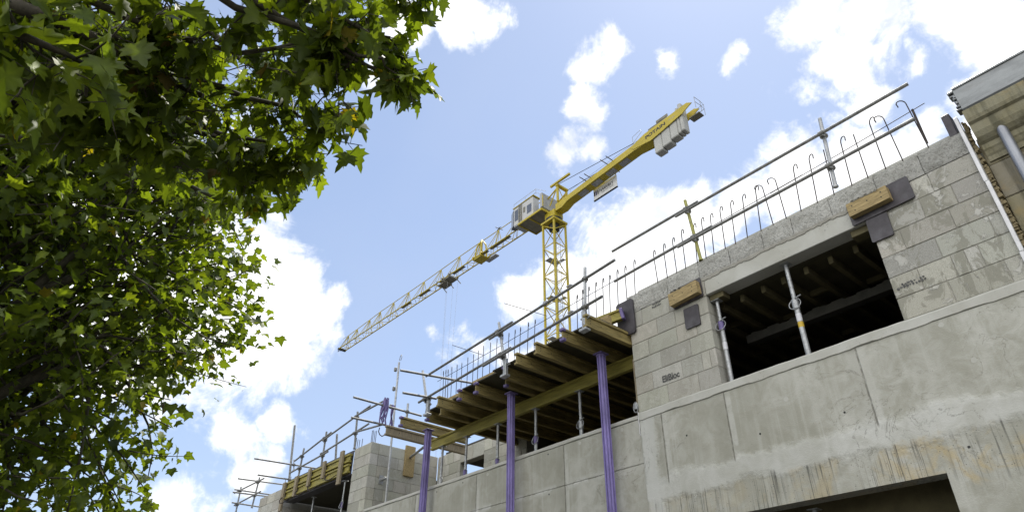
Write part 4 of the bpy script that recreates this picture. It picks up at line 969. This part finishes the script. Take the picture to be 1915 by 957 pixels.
for (xa, xb) in ((-32.2, -34.6), (-34.9, -36.0), (-38.0, -39.6), (-40, -41.5), (-43, -44.6), (-46, -47.5)):
    b = MB(); b.box(xb, xa, jy(xa) - .28, jy(xa) - .05, ZJ + .03, ZJ + .07); b.build('jib_walkway', 'crane_tray', cr)
# trolleys
def trolley(x, drop, name):
    r = MB(); y = jy(x)
    r.box(x - .55, x + .55, y - .42, y + .42, ZJ - .22, ZJ - .12)
    for sx in (-.5, .5):
        for sy in (-.46, .46): r.tube((x + sx, y + sy, ZJ - .2), (x + sx, y + sy, ZJ + .12), .05, 6); r.tube((x + sx, y + sy - .04, ZJ + .02), (x + sx, y + sy + .04, ZJ + .02), .1, 8)
    if drop:
        for sx in (-1.2, -.2, .8):
            r.path([(x + sx, y - .5, ZJ + .1), (x + sx, y - .5, ZJ - .3), (x + sx + .1, y + .1, ZJ - .4), (x + sx + .15, y + .5, ZJ - .75)], .04, 5)
        r.box(x - 1.3, x - .3, y - .3, y + .5, ZJ - .3, ZJ - .22)
    r.build(name, 'crane_yellow' if not drop else 'crane_tray', cr)
trolley(-36.0, False, 'hoist_carriage'); trolley(-40.3, True, 'trolley')
b = MB(); b.bbox(-35.9, -34.6, jy(-35) + .35, jy(-35) + .75, ZJ - .25, ZJ - .1, b=.03); b.build('service_tray', 'crane_grey', cr)
b = MB(); q = (-35.8, jy(-35.8))
for s_ in (-.3, .3): b.path([(q[0] + .1, q[1] + s_, ZJ), (q[0] + .05, q[1] + s_ * .8, 32.2), (q[0] - .15, q[1], 32.7), (q[0] - .5, q[1] + s_ * .8, 32.1), (q[0] - .7, q[1] + s_, ZJ)], .07, 6)
b.build('jib_joint_frame', 'crane_yellow', cr)
b = MB()
for (dx, dy) in ((-1.2, .5), (-.2, .5), (.3, -.4), (.8, .3)): b.tube((-40.3 + dx, jy(-40) + dy, ZJ - .6), (-40.3 + dx * .3, jy(-40) + dy * .3, 5.0), .008, 4)
b.build('hoist_rope', 'crane_grey', cr)
b = MB(); b.bbox(-40.6, -40.0, jy(-40) - .2, jy(-40) + .2, 4.2, 5.0, b=.06); b.path([(-40.3, jy(-40), 4.2), (-40.3, jy(-40), 4.0), (-40.15, jy(-40), 3.85), (-40.3, jy(-40), 3.75), (-40.42, jy(-40), 3.85)], .04, 6); b.build('hook_block', 'crane_yellow', cr)
b = MB(); q = (-33.8, jy(-33.8)); b.tube((q[0] - .1, q[1] - .3, 32.75), (q[0] + .1, q[1] + .3, 32.65), .03, 5); b.tube((q[0], q[1], 32.5), (q[0], q[1], 32.85), .03, 5); b.tube((q[0] - .25, q[1], 32.68), (q[0] + .25, q[1], 32.72), .03, 5); b.build('rope_guide', 'crane_dark', cr)
# counter-jib: tapered box girder
def cjy(x): return my + .012 * (x - mx) - .02
xa, xb, xc, xd = -26.8, -25.4, -19.2, -14.95
def sect(x, zb, zt, w_=.34): y = cjy(x); return [(x, y - w_, zb), (x, y + w_, zb), (x, y + w_, zt), (x, y - w_, zt)]
def loft(B, secs):
    for i in range(len(secs) - 1): B.add(secs[i] + secs[i + 1], [(k, (k + 1) % 4, 4 + (k + 1) % 4, 4 + k) for k in range(4)])
    B.add(secs[0], [(3, 2, 1, 0)]); B.add(secs[-1], [(0, 1, 2, 3)])
b = MB(); loft(b, [sect(-27.0, 30.42, 30.98), sect(-26.4, 30.38, 31.05), sect(-25.8, 30.65, 31.09), sect(-19.6, 31.10, 31.62), sect(-18.2, 31.05, 31.66)]); b.build('counter_jib', 'crane_yellow', cr)
b = MB()
for x in (-24.9, -23.6, -22.3, -21.1): 
    zb = 30.68 + (x + 25.3) * (31.10 - 30.68) / 5.7 - .012; b.add([(x, cjy(x) - .22, zb - .0), (x + .75, cjy(x) - .22, zb + .055), (x + .75, cjy(x) + .25, zb + .055), (x, cjy(x) + .25, zb)], [(0, 1, 2, 3)])
b.build('belly_panel', 'crane_grey', cr)
for sy in (-.40, .36):     # the two deep side plates that hold the counterweights
    y = cjy(-17) + sy
    b = MB(); b.prism([(-19.7, 31.22), (-18.25, 30.98), (-17.6, 31.08), (-15.7, 31.42), (-14.95, 31.75), (-15.3, 32.0), (-18.7, 31.84), (-19.9, 31.5)], 'y', y, y + .05); b.build('side_plate', 'crane_yellow', cr)
cwx = [(-18.13, -17.52, 29.82), (-17.50, -16.86, 29.95), (-16.84, -16.28, 30.12), (-16.26, -16.06, 30.2), (-16.04, -15.80, 30.24)]
ztops = [31.3, 31.9, 32.1, 32.3, 32.5]
yy = cjy(-17)
for (p, q, zb), zt in zip(cwx, ztops): b = MB(); b.bbox(p, q, yy - .30, yy + .30, zb, zt, b=.05); b.build('counterweight', 'counterweight_concrete', cr)
b = MB(); b.box(-18.4, -16.9, yy - .30, yy + .3, 31.9, 32.1); b.box(-17.7, -16.8, yy - .33, yy - .28, 32.1, 32.3); b.build('top_tray', 'crane_tray', cr)
b = MB(); b.box(-15.6, -14.85, yy + .1, yy + .6, 31.2, 31.26); b.build('end_platform', 'crane_tray', cr)
b = MB(); 
for zz in (31.7, 32.1): b.path([(-15.5, yy + .6, zz), (-14.75, yy + .6, zz), (-14.72, yy + .2, zz), (-14.75, yy - .35, zz)], .018, 5)
for (x, y) in ((-15.5, yy + .6), (-14.75, yy + .6), (-14.72, yy + .2), (-14.75, yy - .35)): b.tube((x, y, 31.2), (x, y, 32.1), .018, 5)
b.path([(-19.7, yy - .3, 31.6), (-19.7, yy - .3, 32.35), (-19.0, yy - .3, 32.5), (-18.9, yy - .3, 32.3), (-19.65, yy - .3, 31.85)], .016, 5)
for x in (-25.5, -24.2, -23.0, -20.6): b.tube((x, cjy(x) - .3, 31.1), (x, cjy(x) - .3, 31.45), .015, 4)
b.build('handrail', 'crane_grey', cr)
nm = thing  # lettering on the side plate
text('POTAIN', 'lettering', 'print_black', cr, (-18.62, yy - .405, 31.33), (1, 0, .075), (0, 0, 1), .34, .002, 1.33, .012)
text('Grues', 'small_lettering', 'print_faint', cr, (-16.75, yy - .405, 31.55), (1, 0, .06), (0, 0, 1), .16, .002, 1.3, .0, .3)
# A-frame, tie lines and top beam over the mast
b = MB()
for sy in (-.4, .5): b.box(-26.75, -26.60, my + sy - .06, my + sy + .06, 31.05, 32.55); b.tube((-26.7, my + sy, 32.3), (-28.3, my + sy, 31.6), .06, 6); b.tube((-26.7, my + sy, 32.4), (-27.5, my + sy, 31.1), .05, 6)
b.box(-26.8, -26.55, my - .5, my + .6, 32.45, 32.6); b.tube((-26.7, my + .4, 31.2), (-26.7, my - .3, 32.4), .03, 5); b.build('tower_head', 'crane_yellow', cr)
b = MB(); b.bbox(-27.3, -25.3, my - .55, my - .40, 32.62, 32.78, b=.01); b.build('head_beam', 'crane_yellow', cr)
b = MB(); e = (-20.0, cjy(-20), 31.75)
b.tube((-26.5, my - .45, 32.5), (-19.6, cjy(-20) - .3, 31.75), .022, 5); b.tube((-26.5, my + .5, 32.45), (-19.6, cjy(-20) + .3, 31.75), .022, 5); b.tube((-26.3, my + .5, 32.3), (-19.6, cjy(-20) + .1, 32.2), .01, 4); b.build('tie_rod', 'crane_dark', cr)
# driver's cabin and cabinets
b = MB(); b.bbox(-30.9, -28.7, my - 1.0, my - .35, 30.8, 32.45, b=.04)
b.build('cabin', 'crane_white', cr)
cb_ = bpy.data.objects['cabin']
b = MB(); b.prism([(-30.92, my - 1.0), (-30.9, my - .4), (-31.35, my - .45), (-31.45, my - .75)], 'z', 30.95, 32.35); b.build('front_window', 'cabin_glass', cb_)
b = MB(); b.box(-30.75, -30.35, my - 1.01, my - 1.002, 31.2, 32.2); b.box(-29.35, -28.85, my - 1.01, my - 1.002, 31.15, 31.9); b.build('side_window', 'cabin_glass', cb_)
b = MB()
for x in (-30.25, -29.95): b.box(x, x + .035, my - 1.06, my - 1.02, 30.85, 32.5)
for k in range(10): b.box(-30.25, -29.95, my - 1.055, my - 1.025, 30.95 + k * .16, 30.98 + k * .16)
b.box(-29.75, -29.55, my - 1.03, my - 1.002, 31.5, 31.95); b.build('cabin_ladder', 'crane_tray', cb_)
b = MB(); b.box(-30.95, -28.6, my - 1.04, my - .3, 32.46, 32.52); b.build('cabin_roof', 'crane_yellow', cb_)
b = MB(); b.box(-30.85, -29.0, my - .98, my + .05, 30.74, 30.795); b.build('cabin_floor', 'crane_grey', cb_)
b = MB(); b.box(-30.3, -27.75, my - 1.05, my + .75, 30.66, 30.72); b.build('platform', 'crane_tray', cr)
b = MB()
for (a, c, d, e) in ((-30.32, -27.73, my - 1.08, my - 1.0), (-30.32, -27.73, my + .72, my + .80), (-27.78, -27.70, my - 1.0, my + .72), (-30.34, -30.26, my - 1.0, my + .72), (-29.2, -29.1, my - 1.0, my + .72)): b.box(a, c, d, e, 30.60, 30.76)
b.build('platform_frame', 'crane_yellow', cr)
b = MB(); b.bbox(-27.95, -27.70, my - 1.0, my + .85, 30.9, 32.2, b=.02); b.build('electric_cabinet', 'crane_grey', cr)
b = MB(); b.bbox(-27.72, -27.66, my - .98, my - .9, 30.95, 31.95, b=.01); b.build('cabinet_trim', 'crane_yellow', cr)
b = MB()
for zz in (32.6, 32.95): b.path([(-30.9, my - .95, zz), (-28.4, my - .95, zz), (-28.1, my - .2, zz)], .016, 5)
for x in (-30.9, -29.6, -28.4): b.tube((x, my - .95, 32.5), (x, my - .95, 32.95), .016, 5)
b.build('roof_handrail', 'crane_grey', cr)
# banner and its cross poles
for (p, q, y0) in (((1130, 289), (1168, 331), 0), ((1129.5, 299), (1167, 330), 1)): pass
b = MB()
for (x, z, L0, L1) in ((-23.95, 31.25, -.95, .75), (-23.55, 31.3, -.9, .6), (-21.95, 31.45, -1.0, .9), (-21.5, 31.5, -.95, .6)):
    b.tube((x, cjy(x) + L0, z + .02), (x, cjy(x) + L1, z + .02), .035, 6)
b.build('cross_pole', 'crane_dark', cr)
s1, s2, s3, s4 = [onY(1100 + x / 15.94, 320 + y / 15.94, 27.4) for (x, y) in ((145, 560), (195, 890), (872, 440), (830, 110))]
r = thing('banner', (s1.x, 27.4, s2.z), 'white banner printed with a company name hanging under the counter jib', 'banner')
b = MB(); vs = []
zt, zb = (s1.z + s4.z) / 2 + .02, (s2.z + s3.z) / 2
bx0, bx1 = s1.x + .03, s3.x
b.bbox(bx0, bx1, 27.38, 27.43, zb, zt, b=.008); b.build('cloth', 'banner_cloth', r)
b = MB(); b.box(bx0 - .01, bx1 + .01, 27.35, 27.46, zb - .05, zb); b.build('bottom_bar', 'crane_dark', r)
b = MB()
for x in (bx0 + .05, bx1 - .05): b.tube((x, 27.4, zt), (x, 27.3, zt + .35), .03, 6)
b.build('hanger', 'purple_plastic', r)
h = zt - zb; W_ = bx1 - bx0
for k, mt in enumerate(('print_black', 'print_violet', 'print_grey')):
    x = bx0 + .05 + k * .16; b = MB(); b.box(x, x + .11, 27.372, 27.3795, zb + h * .33, zb + h * .70); b.build('logo_bar', mt, r)
text('HARRIBEY', 'lettering', 'print_black', r, (bx0 + .55, 27.374, zb + h * .42), (1, 0, 0), (0, 0, 1), .34, .002, .84, .004)
text('CONSTRUCTIONS', 'small_lettering', 'print_grey', r, (bx0 + .72, 27.374, zb + h * .25), (1, 0, 0), (0, 0, 1), .15, .002, .88)

# ------------------------------------------------------------------ plane trees
LEAF_HI = []
def leaf_outline(detail):
    if detail: # five toothed lobes
        L = [(0, 0), (-.10, -.04), (-.34, -.10), (-.30, .06), (-.50, .12), (-.42, .22), (-.56, .40), (-.38, .36), (-.24, .42), (-.26, .58), (-.13, .62), (-.10, .80), (0, 1.0),
             (.10, .80), (.13, .62), (.26, .58), (.24, .42), (.38, .36), (.56, .40), (.42, .22), (.50, .12), (.30, .06), (.34, -.10), (.10, -.04)]
    else: L = [(0, 0), (-.30, -.10), (-.46, .14), (-.38, .24), (-.56, .46), (-.26, .50), (-.13, .74), (0, .98), (.13, .74), (.26, .50), (.56, .46), (.38, .24), (.46, .14), (.30, -.10)]
    return np.array(L)
def leaves(name, pts, sizes, tips, mat, parent, detail, palette, seed=1):
    rs = np.random.RandomState(seed); O = leaf_outline(detail); no = len(O); N = len(pts)
    cen = np.array([[0, .33]]); P2 = np.vstack([O, cen])
    V = np.zeros((N, no + 1, 3)); 
    # local frame: tip direction, normal
    T = tips / np.linalg.norm(tips, axis=1)[:, None]
    nrm = rs.normal(0, .55, (N, 3)) + np.array([0, 0, 1.0]); nrm -= T * np.sum(nrm * T, 1)[:, None]; nrm /= np.linalg.norm(nrm, axis=1)[:, None]
    S = np.cross(T, nrm)
    fold = rs.uniform(-.1, .5, N); droop = rs.uniform(-.05, .45, N); tw = rs.uniform(-.25, .25, N); cx_ = rs.uniform(.7, 1.2, N); curl = rs.uniform(-.1, .55, N)
    for j, (x, y) in enumerate(P2):
        zz = fold * abs(x) - droop * (y ** 2) * .6 + tw * x * y * 1.5 + rs.uniform(-.04, .04, N) * (abs(x) > .3)
        zz = zz - curl * (x * x + (y - .33) ** 2)
        V[:, j] = pts + (S * (x * cx_)[:, None] + T * y + nrm * zz[:, None]) * sizes[:, None]
    V = V.reshape(-1, 3)
    idx = np.arange(no); tri = np.stack([idx, (idx + 1) % no, np.full(no, no)], 1)
    F = (tri[None] + (np.arange(N) * (no + 1))[:, None, None]).reshape(-1, 3)
    base = np.array(wloc(parent)); V = V - base
    me = bpy.data.meshes.new(name); me.vertices.add(len(V)); me.vertices.foreach_set('co', V.ravel())
    me.loops.add(F.size); me.loops.foreach_set('vertex_index', F.ravel().astype(np.int32))
    me.polygons.add(len(F)); me.polygons.foreach_set('loop_start', np.arange(0, F.size, 3, dtype=np.int32)); 
    me.update(calc_edges=True)
    pal = np.array([p[:3] for p in palette]); w_ = np.array([p[3] for p in palette]); ch = rs.choice(len(pal), N, p=w_ / w_.sum())
    colr = pal[ch] * rs.uniform(.75, 1.25, (N, 1)); C4 = np.ones((N, 4)); C4[:, :3] = colr
    ca = me.color_attributes.new('tint', 'FLOAT_COLOR', 'POINT'); 
    CV = np.repeat(C4, no + 1, 0).reshape(N, no + 1, 4); CV[:, :, :3] *= rs.uniform(.78, 1.2, (N, no + 1, 1)); CV[:, no, :3] *= 1.22; ca.data.foreach_set('color', CV.ravel())
    me.materials.append(MATS[mat]); o = bpy.data.objects.new(name, me); COL.objects.link(o); o.parent = parent
    return o
PAL = [(.090, .125, .012, 5), (.074, .105, .011, 5), (.115, .15, .013, 3), (.058, .085, .013, 3), (.26, .21, .012, .10), (.10, .075, .025, .10)]

def bend(a, b_, k, rs, n=5):
    a, b_ = np.array(a, float), np.array(b_, float); L = np.linalg.norm(b_ - a); off = rs.normal(0, k * L, 3)
    return [a + (b_ - a) * u + off * math.sin(math.pi * u) for u in np.linspace(0, 1, n)]

# farther tree, whose crown fills the left edge of the view
def far_tree():
    rs = np.random.RandomState(12)
    root = thing('plane_tree', (-10.6, -1.3, 0), 'leafy plane tree with dense crown filling the lower left side', 'tree')
    wood = MB(); tb0 = np.array([-10.6, -1.3, 0.]); fork = np.array([-10.4, -1.2, 3.0])
    wood.path([tb0, tb0 + [0, 0, .3], (tb0 + fork) / 2 + [.05, .03, 0], fork], [.34, .27, .23, .22], 12)
    C0 = np.array(TREE_C); RR = np.array(TREE_R)
    P, S, T = [], [], []
    limbs = MB(); twigs = MB()
    # limbs to points inside the crown
    for i in range(30):
        u = rs.normal(0, 1, 3); u /= np.linalg.norm(u); 
        if u[2] < -.55: u[2] = abs(u[2])
        e = C0 + RR * u * rs.uniform(.45, .7)
        pts = bend(fork + rs.normal(0, .06, 3), e, .10, rs, 6); limbs.path(pts, list(np.linspace(.06, .02, 6)), 7)
        for j in range(19):
            s0 = pts[rs.randint(1, 6)]; v = rs.normal(0, 1, 3); v /= np.linalg.norm(v); v = v + u * .45; v /= np.linalg.norm(v)
            rad = rs.uniform(.86, 1.0) if rs.rand() < .8 else rs.uniform(.3, .85)
            q = C0 + RR * v * rad * (1 + .09 * math.sin(v[0] * 7 + v[2] * 9))
            dd = q - s0; L = np.linalg.norm(dd)
            if L > 1.9: s0 = q - dd / L * 1.9
            tp = bend(s0, q, .12, rs, 5); twigs.path(tp, list(np.linspace(.022, .006, 5)), 4, False)
            for k in range(46):
                uu = rs.uniform(.25, 1.06); ii = min(int(uu * 4), 3); c = tp[ii] + (tp[ii + 1] - tp[ii]) * (uu * 4 - ii)
                c = c + rs.normal(0, .17, 3); P.append(c); S.append(rs.uniform(.085, .165)); t_ = rs.normal(0, 1, 3) * .8 + (dd / L) * .5 + np.array([0, 0, -.55]); T.append(t_)
    # long thin sprigs poking out of the silhouette
    for (px, py, qx, qy, t0) in SPRIGS:
        a = np.array(far(px - 90, py - 8, t0)); c = np.array(far(qx - 14, qy, t0)); tp = bend(a, c, .04, rs, 6); twigs.path(tp, list(np.linspace(.008, .003, 6)), 4, False)
        for k in range(16):
            uu = rs.uniform(.1, 1); ii = min(int(uu * 5), 4); cc = tp[ii] + (tp[ii + 1] - tp[ii]) * (uu * 5 - ii) + rs.normal(0, .03, 3)
            P.append(cc); S.append(rs.uniform(.03, .075)); T.append(rs.normal(0, 1, 3) + np.array([0, 0, -.6]))
    for p_ in LIMBS:  # limbs that show in the gaps at the left edge
        pts = [np.array(far(x, y, t0)) for (x, y, t0) in p_]; pts[0] = fork.copy(); limbs.path(pts, list(np.linspace(.075, .025, len(pts))), 8)
    wood.build('trunk', 'bark', root); limbs.build('limb', 'bark', root); twigs.build('twig', 'bark', root)
    leaves('crown', np.array(P), np.array(S), np.array(T), 'plane_leaf', root, False, [(a * 1.04, b_ * 1.03, c * 1.05, d_) for (a, b_, c, d_) in PAL], 3)
TREE_C = (-9.42, -.38, 6.1); TREE_R = (2.85, 2.85, 4.2)
SPRIGS = [(430, 575, 478, 558, 9), (420, 690, 475, 723, 9), (330, 850, 370, 852, 9), (460, 430, 500, 408, 8.5), (455, 475, 500, 440, 8.5), (280, 910, 300, 945, 9), (400, 640, 460, 650, 9)]
LIMBS = [[(0, 640, 9), (40, 560, 9), (110, 500, 9), (190, 430, 9.2)], [(0, 600, 9), (60, 545, 9), (140, 520, 9), (230, 500, 9)], [(0, 640, 9), (60, 600, 9.3), (120, 592, 9.5), (240, 585, 9.4)], [(0, 640, 9), (30, 720, 9), (110, 690, 9), (200, 620, 9)]]
far_tree()

# nearer tree, whose boughs hang overhead at the top left
def near_tree():
    rs = np.random.RandomState(5)
    root = thing('plane_tree', (-5.2, -3.0, 0), 'near plane tree whose big leaves hang over the top left corner', 'tree')
    fork = np.array([-5.1, -2.8, 3.4]); tb0 = np.array([-5.2, -3.0, 0])
    wood = MB(); wood.path([tb0, tb0 + [0, 0, .3], (tb0 + fork) / 2 + [.04, 0, 0], fork], [.30, .24, .20, .19], 12)
    limbs = MB(); twigs = MB(); P, S, T = [], [], []
    boughs = [ # pixel path with distances: start hub is the fork
        ([(-250, 60, 4.6), (60, 40, 4.3), (240, 110, 4.2), (420, 160, 4.1)], 170), ([(-200, -60, 4.4), (120, -20, 4.2), (330, 70, 4.0), (520, 90, 3.9), (640, 60, 3.9)], 125),
        ([(100, -200, 4.2), (330, -60, 4.0), (560, 50, 3.9), (670, 105, 3.8), (725, 140, 3.8)], 95), ([(-200, 200, 4.6), (60, 190, 4.4), (200, 230, 4.3), (330, 250, 4.3)], 220),
        ([(-100, 100, 4.9), (180, 170, 4.8), (360, 230, 4.6), (500, 265, 4.4), (585, 235, 4.3)], 85), ([(-100, 150, 5), (200, 280, 4.9), (380, 320, 4.8), (500, 300, 4.8)], 80),
        ([(300, -200, 4.4), (450, -60, 4.2), (600, 0, 4.2), (680, 15, 4.2)], 110), ([(500, -300, 4), (640, -120, 3.9), (710, -40, 3.9), (755, -14, 3.9)], 18), ([(200, -300, 5), (280, -50, 4.9), (283, 60, 4.8), (300, 130, 4.8)], 90),
        ([(-200, 0, 3.4), (20, 60, 3.3), (120, 100, 3.2), (160, 180, 3.3)], 60), ([(-100, -100, 5.5), (100, 60, 5.4), (260, 120, 5.4), (430, 60, 5.3)], 200), ([(150, -200, 5.6), (300, 20, 5.5), (450, 110, 5.4), (560, 170, 5.3)], 90)]
    boughs += [([(100, 100, 5), (330, 240, 4.8), (470, 300, 4.6), (545, 325, 4.5)], 70), ([(350, -150, 4), (520, -40, 4), (650, 40, 3.9), (730, 70, 3.9)], 50),
        ([(0, 0, 4), (150, 60, 4.1), (300, 140, 4.1), (380, 180, 4.2)], 90), ([(-100, 50, 4.5), (100, 130, 4.6), (250, 190, 4.6), (350, 210, 4.6)], 90)]
    boughs += [([(250, -150, 4.1), (470, 0, 4), (600, 70, 3.9), (690, 125, 3.8), (738, 158, 3.8)], -52), ([(0, 120, 4.8), (300, 200, 4.6), (480, 280, 4.5), (545, 328, 4.5)], -45), ([(200, 60, 4.4), (400, 160, 4.2), (540, 200, 4.2), (600, 225, 4.1)], -50),
        ([(500, -260, 4), (620, -120, 3.9), (720, -40, 3.9), (765, -16, 3.9)], -24), ([(0, 250, 5.5), (250, 330, 5.3), (400, 370, 5.2), (500, 350, 5.2)], -40)]
    for pth, cnt in boughs:
        tail = cnt < 0; cnt = abs(cnt)
        pts = [fork] + [np.array(far(*p)) for p in pth]
        # subdivide smoothly
        pp = []
        for i in range(len(pts) - 1):
            for u in (0, .5): pp.append(pts[i] * (1 - u) + pts[i + 1] * u + rs.normal(0, .03, 3) * (u > 0))
        pp.append(pts[-1]); limbs.path(pp, list(np.linspace(.032, .006, len(pp)) if cnt != 90 else np.linspace(.05, .015, len(pp))), 7)
        vis = pp[2:]; cnt = int(cnt * 1.35); nt = max(4, cnt // 9); k = 0; per = cnt / nt
        for j in range(nt):
            uu = (rs.uniform(.45, 1) if tail else rs.uniform(0, 1)) * (len(vis) - 1.001); ii = int(uu); s0 = vis[ii] + (vis[ii + 1] - vis[ii]) * (uu - ii)
            dirv = rs.normal(0, 1, 3) * [1, 1, .6] + (vis[-1] - vis[0]) / np.linalg.norm(vis[-1] - vis[0]) * .7 + np.array([0, 0, -.25]); dirv /= np.linalg.norm(dirv)
            L = rs.uniform(.06, .2) if tail else rs.uniform(.15, .55) * (1 if cnt > 100 else .75); q = s0 + dirv * L; tp = bend(s0, q, .1, rs, 4); twigs.path(tp, list(np.linspace(.006, .003, 4)), 4, False)
            for m_ in range(int(per)):
                a = rs.uniform(.2, 1.0); i2 = min(int(a * 3), 2); c = tp[i2] + (tp[i2 + 1] - tp[i2]) * (a * 3 - i2)
                pd = rs.normal(0, 1, 3); pd[2] -= .4; pd /= np.linalg.norm(pd); e = c + pd * rs.uniform(.04, .10)
                twigs.tube(c, e, .0022, 3, caps=False)
                P.append(e); S.append(rs.uniform(.085, .165)); T.append(pd * .7 + np.array([0, 0, -.6]) + rs.normal(0, .3, 3))
    wood.build('trunk', 'bark', root); limbs.build('limb', 'bark', root); twigs.build('twig', 'bark', root)
    leaves('crown', np.array(P), np.array(S), np.array(T), 'plane_leaf', root, True, PAL, 9)
near_tree()
sc.cycles.max_bounces = 8; sc.cycles.transparent_max_bounces = 8
